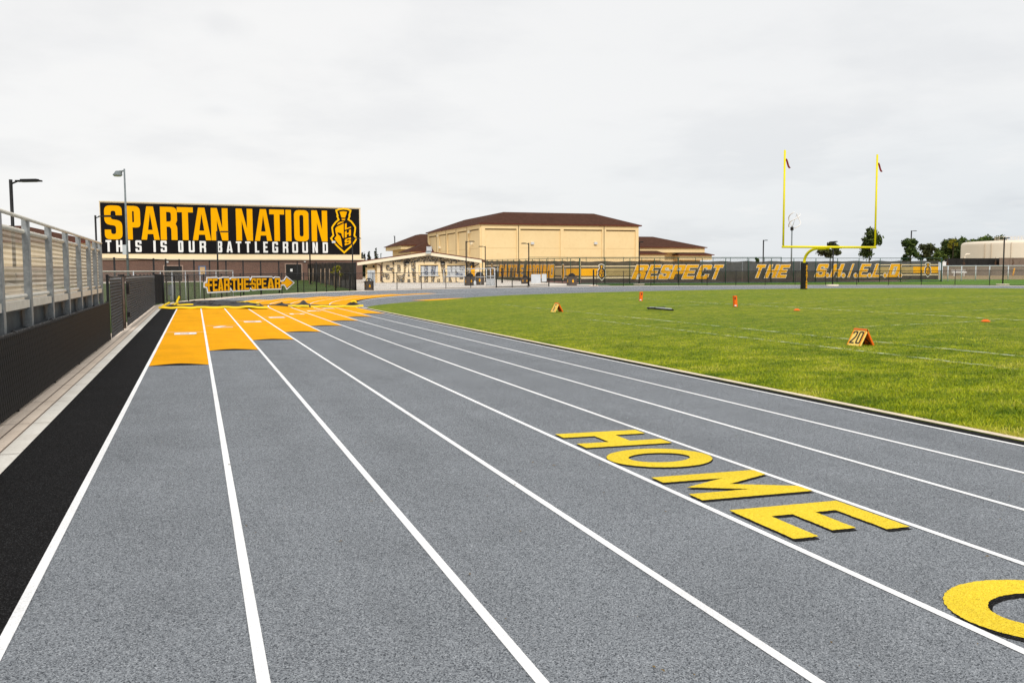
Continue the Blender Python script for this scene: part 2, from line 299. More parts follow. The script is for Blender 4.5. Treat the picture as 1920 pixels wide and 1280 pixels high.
M['pebble'] = pebble_mat('pebble_wall', [(0.30, 0.20, 0.08), (0.50, 0.37, 0.20), (0.06, 0.055, 0.05), (0.62, 0.52, 0.36), (0.16, 0.13, 0.09), (0.36, 0.30, 0.22), (0.10, 0.12, 0.15)], 8.5)
M['pebble_blue'] = pebble_mat('pebble_shutter', [(0.30, 0.32, 0.36), (0.16, 0.2, 0.3), (0.42, 0.40, 0.36), (0.10, 0.11, 0.13), (0.5, 0.52, 0.55), (0.25, 0.27, 0.33)], 8.5)
M['shutter_letter'] = mat('shutter_letter', (0.56, 0.57, 0.58), 0.6, c2=(0.48, 0.5, 0.52), scale=2)
M['door_dark'] = mat('dark_door', (0.012, 0.012, 0.012), 0.5, c2=(0.02, 0.019, 0.018), scale=2)
M['door_frame'] = mat('door_frame', (0.34, 0.24, 0.19), 0.7)
M['paper'] = mat('paper', (0.8, 0.8, 0.8), 0.8)
M['cork'] = mat('cork_board', (0.52, 0.32, 0.14), 0.9, c2=(0.6, 0.42, 0.22), scale=4)
M['blue_frame'] = mat('blue_frame', (0.08, 0.16, 0.30), 0.6)
M['goal_yellow'] = mat('goal_yellow', (0.86, 0.74, 0.010), 0.4, c2=(0.80, 0.68, 0.010), scale=1.5)
M['pad_black'] = mat('pad_vinyl', (0.010, 0.0095, 0.0095), 0.45, c2=(0.016, 0.015, 0.015), scale=3, bump=0.01, bscale=4)
M['ribbon'] = mat('red_ribbon', (0.20, 0.015, 0.02), 0.7)
M['orange'] = mat('orange_vinyl', (0.90, 0.155, 0.010), 0.5, c2=(0.84, 0.14, 0.01), scale=4)
M['amber'] = mat('amber_vinyl', (0.98, 0.72, 0.19), 0.5, c2=(0.97, 0.67, 0.14), scale=5)
M['ink'] = mat('dark_ink', (0.035, 0.03, 0.028), 0.7)
M['tarp'] = mat('black_tarp', (0.009, 0.008, 0.008), 0.55, spec=0.16, c2=(0.026, 0.022, 0.020), scale=1.8, bump=0.03, bscale=6)
M['hem'] = mat('yellow_hem', (0.90, 0.62, 0.006), 0.5, c2=(0.84, 0.54, 0.006), scale=3)
M['can'] = mat('brown_can', (0.075, 0.062, 0.054), 0.6, c2=(0.095, 0.08, 0.07), scale=6)
M['white_box'] = mat('white_metal', (0.66, 0.68, 0.70), 0.5, c2=(0.58, 0.6, 0.62), scale=2)
M['wood'] = mat('stake_wood', (0.42, 0.31, 0.22), 0.9, c2=(0.34, 0.24, 0.16), scale=5)
M['bark'] = mat('bark', (0.10, 0.075, 0.05), 0.9, c2=(0.06, 0.045, 0.03), scale=6)
M['tank'] = mat('tank_paint', (0.90, 0.80, 0.65), 0.6, c2=(0.86, 0.75, 0.60), scale=0.15)
M['tank_seam'] = mat('tank_seam', (0.48, 0.38, 0.27), 0.8)
M['lamp_glass'] = mat('lamp_glass', (0.6, 0.62, 0.62), 0.3)
M['leaf_dark'] = leaf_mat('leaf_dark', (0.018, 0.034, 0.010), (0.055, 0.088, 0.022), (0.13, 0.165, 0.04))
M['leaf_mid'] = leaf_mat('leaf_mid', (0.03, 0.055, 0.010), (0.075, 0.125, 0.022), (0.18, 0.23, 0.04))
M['leaf_olive'] = leaf_mat('leaf_olive', (0.022, 0.028, 0.012), (0.06, 0.072, 0.027), (0.125, 0.135, 0.05))
M['leaf_yellow'] = leaf_mat('leaf_yellow', (0.10, 0.11, 0.015), (0.26, 0.24, 0.02), (0.42, 0.35, 0.03))
M['leaf_rust'] = leaf_mat('leaf_rust', (0.08, 0.03, 0.015), (0.16, 0.06, 0.03), (0.22, 0.1, 0.04))
M['leaf_cypress'] = leaf_mat('leaf_cypress', (0.006, 0.014, 0.006), (0.015, 0.03, 0.011), (0.03, 0.05, 0.018))

# ------------------------------------------------------------------ mesh builder
class MB:
    def __init__(self): self.v = []; self.f = []; self.uv = []
    def face(self, pts, uv=None):
        i = len(self.v); self.v += [tuple(float(c) for c in p) for p in pts]
        self.f.append(tuple(range(i, i+len(pts)))); self.uv.append(uv)
    def box(self, c, sx, sy, sz, ax=(1, 0, 0), ay=(0, 1, 0), az=(0, 0, 1)):
        c = np.array(c, float); a = np.array(ax, float)*sx/2; b = np.array(ay, float)*sy/2; d = np.array(az, float)*sz/2
        P = lambda i, j, k: c + i*a + j*b + k*d
        for q in (((-1,-1,-1),(-1,1,-1),(1,1,-1),(1,-1,-1)), ((-1,-1,1),(1,-1,1),(1,1,1),(-1,1,1)), ((-1,-1,-1),(1,-1,-1),(1,-1,1),(-1,-1,1)),
                  ((1,-1,-1),(1,1,-1),(1,1,1),(1,-1,1)), ((1,1,-1),(-1,1,-1),(-1,1,1),(1,1,1)), ((-1,1,-1),(-1,-1,-1),(-1,-1,1),(-1,1,1))):
            pts = [P(*t) for t in q]
            w = np.linalg.norm(pts[1]-pts[0]); h = np.linalg.norm(pts[3]-pts[0])
            self.face(pts, [(0, 0), (w, 0), (w, h), (0, h)])
        return self
    def tube(self, pts, r, n=10, cap=True, r2=None):
        pts = [np.array(p, float) for p in pts]; rings = []
        for i, p in enumerate(pts):
            t = pts[min(i+1, len(pts)-1)] - pts[max(i-1, 0)]; t = t/np.linalg.norm(t)
            up = np.array([0, 0, 1.0]) if abs(t[2]) < 0.9 else np.array([1.0, 0, 0])
            a = np.cross(t, up); a /= np.linalg.norm(a); b = np.cross(t, a)
            rr = r if r2 is None else r + (r2-r)*i/(len(pts)-1)
            rings.append([p + rr*(math.cos(2*math.pi*k/n)*a + math.sin(2*math.pi*k/n)*b) for k in range(n)])
        base = len(self.v)
        for g in rings: self.v += [tuple(q) for q in g]
        for i in range(len(rings)-1):
            for k in range(n):
                k2 = (k+1) % n
                self.f.append((base+i*n+k, base+i*n+k2, base+(i+1)*n+k2, base+(i+1)*n+k)); self.uv.append(None)
        if cap:
            self.f.append(tuple(base+k for k in range(n))[::-1]); self.uv.append(None)
            self.f.append(tuple(base+(len(rings)-1)*n+k for k in range(n))); self.uv.append(None)
        return self
    def lathe(self, c, prof, n=24):
        base = len(self.v)
        for (r, z) in prof:
            for k in range(n):
                a = 2*math.pi*k/n; self.v.append((c[0]+r*math.cos(a), c[1]+r*math.sin(a), c[2]+z))
        for i in range(len(prof)-1):
            for k in range(n):
                k2 = (k+1) % n
                self.f.append((base+i*n+k, base+i*n+k2, base+(i+1)*n+k2, base+(i+1)*n+k)); self.uv.append(None)
        return self
    def grid(self, P, UV=None):
        """P: array (m, n, 3) of points."""
        m, n = P.shape[:2]; base = len(self.v)
        self.v += [tuple(p) for p in P.reshape(-1, 3).tolist()]
        for i in range(m-1):
            for j in range(n-1):
                self.f.append((base+i*n+j, base+i*n+j+1, base+(i+1)*n+j+1, base+(i+1)*n+j))
                self.uv.append(None if UV is None else [tuple(UV[i, j]), tuple(UV[i, j+1]), tuple(UV[i+1, j+1]), tuple(UV[i+1, j])])
        return self
    def prism(self, contours, fn, t0, t1, back=False):
        """Flat shape with holes: contours in (u, v); fn(u, v, d) -> point; front at t1, sides down to t0."""
        flat = [p for c in contours for p in c]
        tri = tessellate_polygon([[Vector((p[0], p[1], 0)) for p in c] for c in contours])
        base = len(self.v); self.v += [tuple(float(q) for q in fn(p[0], p[1], t1)) for p in flat]
        for t in tri: self.f.append((base+t[0], base+t[1], base+t[2])); self.uv.append([tuple(flat[k]) for k in t])
        if t0 != t1:
            b2 = len(self.v); self.v += [tuple(float(q) for q in fn(p[0], p[1], t0)) for p in flat]; k0 = 0
            for c in contours:
                for i in range(len(c)):
                    j = (i+1) % len(c); self.f.append((base+k0+i, base+k0+j, b2+k0+j, b2+k0+i)); self.uv.append(None)
                k0 += len(c)
            if back:
                for t in tri: self.f.append((b2+t[0], b2+t[1], b2+t[2])); self.uv.append([tuple(flat[k]) for k in t])
        return self
    def build(self, name, m, parent=None, smooth_=False, recalc=True):
        off = np.array(parent.location) if parent is not None and parent.type == 'EMPTY' else (np.array(parent.parent.location) if parent is not None and parent.parent else np.zeros(3))
        me = bpy.data.meshes.new(name)
        vv = np.array(self.v) - off
        me.from_pydata(vv.tolist(), [], self.f)
        if any(u is not None for u in self.uv):
            lay = me.uv_layers.new(name="UVMap"); data = np.zeros((len(me.loops), 2), np.float32); k = 0
            for f, u in zip(self.f, self.uv):
                if u is not None: data[k:k+len(f)] = u
                k += len(f)
            lay.data.foreach_set("uv", data.ravel())
        me.materials.append(m)
        if smooth_: me.polygons.foreach_set("use_smooth", [True]*len(me.polygons))
        me.update()
        o = bpy.data.objects.new(name, me); COL.objects.link(o)
        if parent is not None: o.parent = parent
        return o

def thing(name, label, cat, loc=(0, 0, 0), group=None):
    o = bpy.data.objects.new(name, None); COL.objects.link(o)
    o.location = tuple(float(c) for c in loc); o.empty_display_size = 0.2
    o["label"] = label; o["category"] = cat
    if group: o["group"] = group
    return o
def tag(o, label, cat, group=None):
    o["label"] = label; o["category"] = cat
    if group: o["group"] = group
    return o
def struct(o, kind="structure"): o["kind"] = kind; return o

# ------------------------------------------------------------------ terrain and track layout
LANE, X_IN, YC, RAD = 1.0716, 7.715, 46.0, 33.0
XC = X_IN + RAD; LARC = math.pi*RAD
def rise(y): return 0.10*smooth((np.asarray(y, float)-46)/30.0)
def zG(x, y):
    y = np.asarray(y, float)
    return 0.02 + rise(y) + 0.0085*np.clip(y-80, 0, 62)
def pos(s, rho):
    s = np.asarray(s, float); rho = np.asarray(rho, float)
    th = np.clip(s/RAD, 0, math.pi); r = RAD + rho
    x = XC - r*np.cos(th); y = YC + r*np.sin(th)
    y = y + np.where(s < 0, s, 0) - np.where(s > LARC, s-LARC, 0)
    return x, y
def zT(s, rho):
    x, y = pos(s, 9.0)
    return -0.0926 + 0.012*np.asarray(rho, float) + rise(y)
def strip(name, r0, r1, s0, s1, off, m, nr=2, ns=None, zf=None, kind='structure', rfun=None):
    if ns is None: ns = max(2, int((s1-s0)/2.0))
    S = np.linspace(s0, s1, ns); T = np.linspace(0, 1, nr)
    P = np.zeros((ns, nr, 3))
    for i, s in enumerate(S):
        a, b = (r0, r1) if rfun is None else rfun(s)
        rho = a + (b-a)*T; x, y = pos(np.full(nr, s), rho)
        z = (zT(np.full(nr, s), rho) if zf is None else zf(x, y)) + off
        P[i, :, 0] = x; P[i, :, 1] = y; P[i, :, 2] = z
    o = MB().grid(P).build(name, m); struct(o, kind); return o

S0, S1 = -62.0, LARC + 45
# wide ground beyond the track, out to the horizon
def ground_sheet():
    S = np.concatenate([np.linspace(-400, -60, 6), np.linspace(-50, 0, 8), np.linspace(3, LARC, 60), np.linspace(LARC+5, LARC+200, 8)])
    rr = np.concatenate([[9.9, 12, 16, 22, 30, 40, 50, 65, 80, 100, 130], np.geomspace(170, 6000, 12)])
    P = np.zeros((len(S), len(rr), 3))
    for i, s in enumerate(S):
        x, y = pos(np.full(len(rr), s), rr); P[i, :, 0] = x; P[i, :, 1] = y; P[i, :, 2] = zG(x, y) - 0.05
    struct(MB().grid(P).build('ground', M['earth']))
ground_sheet()
strip('running_track', 0.0, 8.6, S0, S1, 0.0, M['track'], nr=4)
def outer_strip(s):
    k = 1-smooth((s-2)/8.0); return 8.573+0.02, 8.62 + 0.66*k
strip('track_edge', 8.573, 9.27, S0, 14, 0.002, M['black_rubber'], rfun=outer_strip, ns=60)
def kerb_r(s):
    k = 1-smooth((s-2)/8.0); return 8.61 + 0.66*k, 8.78+0.66*k
strip('kerb', 9.27, 9.52, S0, S1, 0.006, M['pale_kerb'], rfun=kerb_r)
def walk_r(s):
    k = 1-smooth((s-2)/8.0); return 8.78+0.66*k, 9.95 + 0.0*k
strip('footpath', 9.5, 9.95, S0, S1, 0.003, M['walk'], rfun=walk_r)
for q, dr in enumerate((0.0, 0.14)):
    strip('footpath_joint', 0, 0, S0, 3, 0.0095+0.001*q, M['groove'], rfun=lambda s, dr=dr: (9.443+dr, 9.455+dr), ns=60)
bm_ = MB()
for i in range(26):                      # cross joints in the concrete walk
    y = 5.5 + i*1.83
    for (a, b) in ((-1.72, -1.56), (-2.05, -1.75)):
        bm_.face([(a, y, 0.034), (b, y, 0.034), (b, y+0.012, 0.034), (a, y+0.012, 0.034)])
struct(bm_.build('footpath_cross_joint', M['groove']))
# inside edge: black strip, concrete kerb
strip('track_inner_edge', -0.22, 0.0, S0, S1, 0.001, M['black_rubber'])
strip('inner_kerb', -0.35, -0.22, S0, 2.5, 0.012, M['kerb']); strip('track_inner_edge', -0.35, -0.22, 2.5, S1, 0.003, M['black_rubber'])
# paved half circle inside the bend
strip('bend_paving', -32.9, -0.34, 0.0, LARC, 0.0, M['track'], nr=12, zf=lambda x, y: -0.103 + rise(y))
# lane lines
for k in range(9):
    strip('lane_line', k*LANE-0.027, k*LANE+0.027, S0, S1 if k else 3.0, 0.004, M['white_line'], ns=110 if k else 40)

# orange relay zones, one staggered block per lane, with a black curved notch at the near end
ZY = [38.6, 35.85, 32.75, 29.65, 26.62, 23.55, 20.52, 17.36]          # near end, lane 1 (inner) .. lane 8 (outer)
ZE = [27.0, 23.5, 20.2, 17.0, 14.0, 11.0, 8.0, 5.2]                   # far end along the bend
for k in range(8):
    r0, r1 = k*LANE+0.027, (k+1)*LANE-0.027
    strip('relay_zone', r0, r1, ZY[k]-YC, ZE[k], 0.002, M['orange_rubber'], ns=max(20, int(ZE[k]-(ZY[k]-YC))))
    b = MB(); n = 14                     # notch: flat lens shape, apex away from the camera
    for i in range(n):
        u0, u1 = i/n, (i+1)/n
        def edge(u): return 0.40*(1-abs(2*u-1)**1.5)
        def pt(u, y): 
            rho = r0+(r1-r0)*u; x, yy = pos(y-YC, rho); return (float(x), float(yy), float(zT(y-YC, rho))+0.0035)
        b.face([pt(u0, ZY[k]-0.012), pt(u1, ZY[k]-0.012), pt(u1, ZY[k]+edge(u1)), pt(u0, ZY[k]+edge(u0))])
    struct(b.build('zone_arrow', M['black_rubber']))
    strip('zone_line', r0, r1, ZY[k]-YC+9.9, ZY[k]-YC+9.95, 0.0045, M['white_line'], ns=2)

# ------------------------------------------------------------------ block lettering
def rp(pts, nseg=4):
    """Polygon with optional corner radius as a third value."""
    n = len(pts); out = []
    for i, p in enumerate(pts):
        r = p[2] if len(p) > 2 else 0
        if r <= 1e-6: out.append((p[0], p[1])); continue
        a = np.array(pts[i-1][:2], float); c = np.array(p[:2], float); b = np.array(pts[(i+1) % n][:2], float)
        u = a-c; v = b-c; lu = np.linalg.norm(u); lv = np.linalg.norm(v); u /= lu; v /= lv
        r = min(r, lu*0.5, lv*0.5)
        p0 = c+u*r; p1 = c+v*r
        for k in range(nseg+1):
            t = k/nseg; q = (1-t)**2*p0 + 2*t*(1-t)*c + t*t*p1; out.append((float(q[0]), float(q[1])))
    return out
def glyph(ch, w, h, a, b, r):
    """Contours [outer, hole, ...] of a block capital in a w x h box; a stem width, b bar height, r corner radius."""
    m = h*0.5; ri = max(r-min(a, b)*0.6, 0.0); k = h*0.13
    def ring(x0, y0, x1, y1, rs): return rp([(x0, y0, rs), (x1, y0, rs), (x1, y1, rs), (x0, y1, rs)])
    if ch in 'O0': return [ring(0, 0, w, h, r), ring(a, b, w-a, h-b, ri)]
    if ch == 'D': return [rp([(0, 0), (w, 0, r), (w, h, r), (0, h)]), rp([(a, b), (w-a, b, ri), (w-a, h-b, ri), (a, h-b)])]
    if ch == 'I': x = (w-a)/2; return [[(x, 0), (x+a, 0), (x+a, h), (x, h)]]
    if ch == 'L': return [[(0, 0), (w, 0), (w, b), (a, b), (a, h), (0, h)]]
    if ch == 'T': x = (w-a)/2; return [[(x, 0), (x+a, 0), (x+a, h-b), (w, h-b), (w, h), (0, h), (0, h-b), (x, h-b)]]
    if ch == 'E': return [[(0, 0), (w, 0), (w, b), (a, b), (a, m-b/2), (w*0.88, m-b/2), (w*0.88, m+b/2), (a, m+b/2), (a, h-b), (w, h-b), (w, h), (0, h)]]
    if ch == 'F': return [[(0, 0), (a, 0), (a, m-b/2), (w*0.88, m-b/2), (w*0.88, m+b/2), (a, m+b/2), (a, h-b), (w, h-b), (w, h), (0, h)]]
    if ch == 'H': return [[(0, 0), (a, 0), (a, m-b/2), (w-a, m-b/2), (w-a, 0), (w, 0), (w, h), (w-a, h), (w-a, m+b/2), (a, m+b/2), (a, h), (0, h)]]
    if ch == 'U': return [rp([(0, 0, r), (w, 0, r), (w, h), (w-a, h), (w-a, b, ri), (a, b, ri), (a, h), (0, h)])]
    if ch == 'N': y = h*0.62; return [[(0, 0), (a, 0), (a, y), (w-a*1.05, 0), (w, 0), (w, h), (w-a, h), (w-a, h-y), (a*1.05, h), (0, h)]]
    if ch == 'M': return [[(0, 0), (a, 0), (a, h*0.56), (w/2, h*0.10), (w-a, h*0.56), (w-a, 0), (w, 0), (w, h), (w-a*0.9, h), (w/2, h*0.50), (a*0.9, h), (0, h)]]
    if ch == 'A':
        t = a*0.62; yt = h-b*1.25; c0, c1 = h*0.17, h*0.17+b*0.8
        xi = lambda y: a*1.02+(w/2-a*1.02)*(y/yt)
        return [[(0, 0), (a*1.02, 0), (xi(c0), c0), (w-xi(c0), c0), (w-a*1.02, 0), (w, 0), (w/2+t, h), (w/2-t, h)], [(xi(c1), c1), (w-xi(c1), c1), (w/2, yt)]]
    if ch == 'P': q = h*0.36; return [rp([(0, 0), (a, 0), (a, q), (w, q, r), (w, h, r), (0, h)]), rp([(a, q+b), (w-a, q+b, ri), (w-a, h-b, ri), (a, h-b)])]
    if ch == 'R':
        q = h*0.40; return [rp([(0, 0), (a, 0), (a, q), (w-a*1.25, q), (w-a, q-a*0.4), (w-a, 0), (w, 0), (w, q, r*0.5), (w-a*0.25, q+b*0.55), (w, q+b*1.2), (w, h, r), (0, h)]),
                            rp([(a, q+b), (w-a, q+b, ri), (w-a, h-b, ri), (a, h-b)])]
    if ch == 'B':
        return [rp([(0, 0), (w, 0, r), (w, m-b*0.5), (w-a*0.25, m), (w, m+b*0.5), (w, h, r), (0, h)]),
                rp([(a, b), (w-a, b, ri), (w-a, m-b/2), (a, m-b/2)]), rp([(a, m+b/2), (w-a, m+b/2), (w-a, h-b, ri), (a, h-b)])]
    if ch == 'S':
        return [rp([(0, b+k), (0, 0, r), (w, 0, r), (w, m+b*0.35, r), (a, m+b*0.62, ri), (a, h-b, ri), (w-a, h-b, ri), (w-a, h-b-k), (w, h-b-k), (w, h, r), (0, h, r),
                    (0, m-b*0.35, r), (w-a, m-b*0.62, ri), (w-a, b, ri), (a, b, ri), (a, b+k)])]
    if ch == 'C': return [rp([(0, 0, r), (w, 0, r), (w, b+k), (w-a, b+k), (w-a, b, ri), (a, b, ri), (a, h-b, ri), (w-a, h-b, ri), (w-a, h-b-k), (w, h-b-k), (w, h, r), (0, h, r)])]
    if ch == 'G': return [rp([(0, 0, r), (w, 0, r), (w, m+b*0.2), (w*0.5, m+b*0.2), (w*0.5, m-b*0.6), (w-a, m-b*0.6), (w-a, b, ri), (a, b, ri), (a, h-b, ri), (w-a, h-b, ri), (w-a, h-b-k), (w, h-b-k), (w, h, r), (0, h, r)])]
    if ch == '1': x = (w-a)/2; return [[(x, 0), (x+a, 0), (x+a, h), (x, h), (x-a*0.6, h-b), (x, h-b)]]
    if ch == '2': return [rp([(0, 0), (w, 0), (w, b), (a*1.3, b), (w, h*0.52, r), (w, h, r), (0, h, r), (0, h-b-k), (a, h-b-k), (a, h-b, ri), (w-a, h-b, ri), (w-a, h*0.58), (0, b)])]
    if ch == '3': return [[(0, 0), (w, 0), (w, h), (0, h), (0, h-b), (w-a, h-b), (w-a, m+b/2), (w*0.3, m+b/2), (w*0.3, m-b/2), (w-a, m-b/2), (w-a, b), (0, b)]]
    if ch == '4': return [[(w-a, 0), (w, 0), (w, h), (w-a, h), (w-a, m+b/2), (a, m+b/2), (a, h), (0, h), (0, m-b/2), (w-a, m-b/2)]]
    if ch == '5': return [[(0, 0), (w, 0), (w, m+b/2), (a, m+b/2), (a, h-b), (w, h-b), (w, h), (0, h), (0, m-b/2), (w-a, m-b/2), (w-a, b), (0, b)]]
    if ch == '6': return [[(0, 0), (w, 0), (w, m+b/2), (a, m+b/2), (a, h-b), (w, h-b), (w, h), (0, h)], [(a, b), (w-a, b), (w-a, m-b/2), (a, m-b/2)]]
    if ch == '7': return [[(w*0.25, 0), (w*0.25+a*1.1, 0), (w, h-b), (w, h), (0, h), (0, h-b), (w-a*1.1, h-b)]]
    if ch == '8': return [ring(0, 0, w, h, r), ring(a, b, w-a, m-b/2, ri), ring(a, m+b/2, w-a, h-b, ri)]
    return []
def area(c): return 0.5*sum(c[i][0]*c[(i+1) % len(c)][1]-c[(i+1) % len(c)][0]*c[i][1] for i in range(len(c)))
def grow(c, d):
    """Offset a simple polygon outwards by d (mitred, limited)."""
    if area(c) < 0: c = c[::-1]
    q = []
    for p in c:
        if not q or math.hypot(p[0]-q[-1][0], p[1]-q[-1][1]) > 1e-5: q.append(p)
    c = q; n = len(c); out = []
    for i in range(n):
        p0, p1, p2 = np.array(c[i-1]), np.array(c[i]), np.array(c[(i+1) % n])
        e0 = p1-p0; e1 = p2-p1; e0 = e0/np.linalg.norm(e0); e1 = e1/np.linalg.norm(e1)
        n0 = np.array([e0[1], -e0[0]]); n1 = np.array([e1[1], -e1[0]])
        s = n0+n1; l = s@s
        v = s*(2/l) if l > 0.3 else (n0 if l < 1e-6 else s/math.sqrt(l)*2.0)
        out.append((float(p1[0]+v[0]*d), float(p1[1]+v[1]*d)))
    return out
def shift(cs, u, v, shear=0.0): return [[(p[0]+u+shear*p[1], p[1]+v) for p in c] for c in cs]
def stroke_w(w, fa): return w*fa

# white lane numbers just before each thin line (read from the far side)
for k in range(8):
    ch = str(k+1); b = MB(); y0 = ZY[k]+8.85; rho0 = (k+0.5)*LANE
    cs = glyph(ch, 0.62, 0.80, 0.19, 0.19, 0.14)
    def fn(u, v, d, y0=y0, rho0=rho0):
        x, y = pos(y0+(0.80-v)-YC, rho0+(u-0.31)); return (float(x), float(y), float(zT(y-YC, rho0))+d)
    b.prism(cs, fn, 0.0052, 0.0052); struct(b.build('lane_number', M['white_line']))

# HOME painted in one lane, black drop shadow under it
def home_letter(ch, y0, w=0.80, h=0.90, x0=3.53):
    cs = glyph(ch, w, h, 0.23 if ch != 'M' else 0.20, 0.235 if ch != 'E' else 0.19, 0.36 if ch == 'O' else 0.1)
    if ch == 'O':
        el = lambda rx, ry: [(w/2+rx*math.cos(t), h/2+ry*math.sin(t)) for t in np.linspace(0, 2*math.pi, 48, endpoint=False)]
        cs = [el(w/2, h/2), el(w/2-0.215, h/2-0.20)]
    def rough(c):
        out = []
        for i in range(len(c)):
            p, q = c[i], c[(i+1) % len(c)]; k = max(1, int(math.hypot(q[0]-p[0], q[1]-p[1])/0.012))
            for j in range(k): out.append((p[0]+(q[0]-p[0])*j/k+random.uniform(-.0035, .0035), p[1]+(q[1]-p[1])*j/k+random.uniform(-.0035, .0035)))
        return out
    cs = [rough(c) for c in cs]
    for (nm, m_, ox, oy, off) in (('letter_shadow', M['black_rubber'], -0.026, -0.052, 0.0025), ('lane_lettering', M['yellow_paint'], 0, 0, 0.0050)):
        b = MB()
        fn = lambda u, v, d: (x0+v+ox, y0-u+oy, float(zT(0, X_IN-(x0+v)))-float(rise(46)) + d)
        b.prism(cs, fn, off, off); struct(b.build(nm, m_))
home_letter('H', 8.72, h=0.93, x0=3.51); home_letter('O', 7.72, w=0.84, h=0.99, x0=3.47); home_letter('M', 6.58, h=0.98, x0=3.50); home_letter('E', 5.47, w=0.74, h=0.92); home_letter('O', 3.74, w=0.88, h=1.0, x0=3.48)

# ------------------------------------------------------------------ field
BL = np.array([(-64, 8.06), (44.5, 8.06), (46.5, 8.3), (48.2, 9.0), (50.5, 10.3), (53.0, 12.2), (54.8, 13.8), (56.9, 16.3), (59.0, 20.2), (61.4, 25.0), (64.0, 30.0), (66.0, 35.5), (67.0, 40.7)])
def left_edge(y): return np.interp(y, BL[:, 0], BL[:, 1])
def zF(x, y):
    x = np.asarray(x, float); y = np.asarray(y, float)
    u2 = ((x-XC)/32.7)**2 + (np.maximum(0, y-50)/16.5)**2
    z = -0.075 + 0.50*np.clip(1-u2, 0, 1)
    xl = left_edge(np.minimum(y, 67.0)); e = np.minimum(x-xl, 2*XC-xl-x)
    z = z - 0.02*(1-smooth(e/0.5)) + 0.05*rise(y)/0.1
    k = np.where(y > 44.5, smooth(e/3.5), 1.0); low = -0.095+rise(y)+0.02
    k = np.where((y > 44.5) & (y < 47), k*(y-44.5)/2.5+(1-(y-44.5)/2.5), k)
    return low + (z-low)*k
def field_mat():
    m = bpy.data.materials.new('turf'); m.use_nodes = True
    nt = m.node_tree; b = nt.nodes["Principled BSDF"]; N = nt.nodes.new; L = nt.links.new
    b.inputs["Roughness"].default_value = 0.85; b.inputs["Specular IOR Level"].default_value = 0.15
    tc = N("ShaderNodeTexCoord"); vec = tc.outputs["Object"]
    def noise(scale, det, ro, vecs=None):
        n = N("ShaderNodeTexNoise"); n.inputs["Scale"].default_value = scale; n.inputs["Detail"].default_value = det; n.inputs["Roughness"].default_value = ro
        if vecs:
            mp = N("ShaderNodeMapping"); mp.inputs["Scale"].default_value = vecs; mp.inputs["Rotation"].default_value = (0, 0, R(-35)); L(vec, mp.inputs[0]); L(mp.outputs[0], n.inputs["Vector"])
        else: L(vec, n.inputs["Vector"])
        return n.outputs[0]
    def rng_(o, lo, hi):
        r = N("ShaderNodeMapRange"); r.inputs[1].default_value = lo; r.inputs[2].default_value = hi; L(o, r.inputs[0]); return r.outputs[0]
    def mix(f, a, c, bt='MIX'):
        x = N("ShaderNodeMix"); x.data_type = 'RGBA'; x.blend_type = bt; L(f, x.inputs[0])
        for s, v in ((6, a), (7, c)):
            if isinstance(v, tuple): x.inputs[s].default_value = col4(v)
            else: L(v, x.inputs[s])
        return x.outputs[2]
    c = mix(rng_(noise(0.16, 5, 0.6), 0.35, 0.65), (0.215, 0.290, 0.005), (0.350, 0.385, 0.008))
    c = mix(rng_(noise(0.9, 6, 0.65, (1, 2.2, 1)), 0.45, 0.75), c, (0.47, 0.43, 0.055))
    c = mix(rng_(noise(2.2, 7, 0.75, (1, 1.6, 1)), 0.46, 0.66), c, (0.075, 0.150, 0.003))
    c = mix(rng_(noise(9, 6, 0.8), 0.42, 0.64), c, (0.065, 0.122, 0.003))
    L(c, b.inputs["Base Color"])
    n = N("ShaderNodeTexNoise"); n.inputs["Scale"].default_value = 18; n.inputs["Detail"].default_value = 6; n.inputs["Roughness"].default_value = 0.75; L(vec, n.inputs["Vector"])
    bp = N("ShaderNodeBump"); bp.inputs["Strength"].default_value = 0.9; bp.inputs["Distance"].default_value = 0.06; L(n.outputs[0], bp.inputs["Height"]); L(bp.outputs[0], b.inputs["Normal"])
    return m
M['turf'] = field_mat()
def build_field():
    Y = np.concatenate([np.linspace(-60, 0, 10), np.linspace(2, 44, 40), np.linspace(45, 66.9, 50)])
    n = 150; P = np.zeros((len(Y), n, 3))
    for i, y in enumerate(Y):
        xl = float(left_edge(y)); xr = 2*XC-xl; x = np.linspace(0, 1, n)**1.3*(xr-xl)+xl
        P[i, :, 0] = x; P[i, :, 1] = y; P[i, :, 2] = zF(x, np.full(n, y))
    b = MB().grid(P)
    L_ = [P[i, 0] for i in range(len(Y))]                      # sod lip down to the kerb on the near side
    for i in range(len(L_)-1):
        a, c = L_[i], L_[i+1]; b.face([a, a-np.array([0.01, 0, 0.15]), c-np.array([0.01, 0, 0.15]), c])
    struct(b.build('field', M['turf'], smooth_=True))
build_field()
strip('soil_edge', -0.42, -0.34, S0, 0.5, 0.002, mat('soil', (0.10, 0.045, 0.02), 0.95, c2=(0.06, 0.03, 0.015), scale=20))

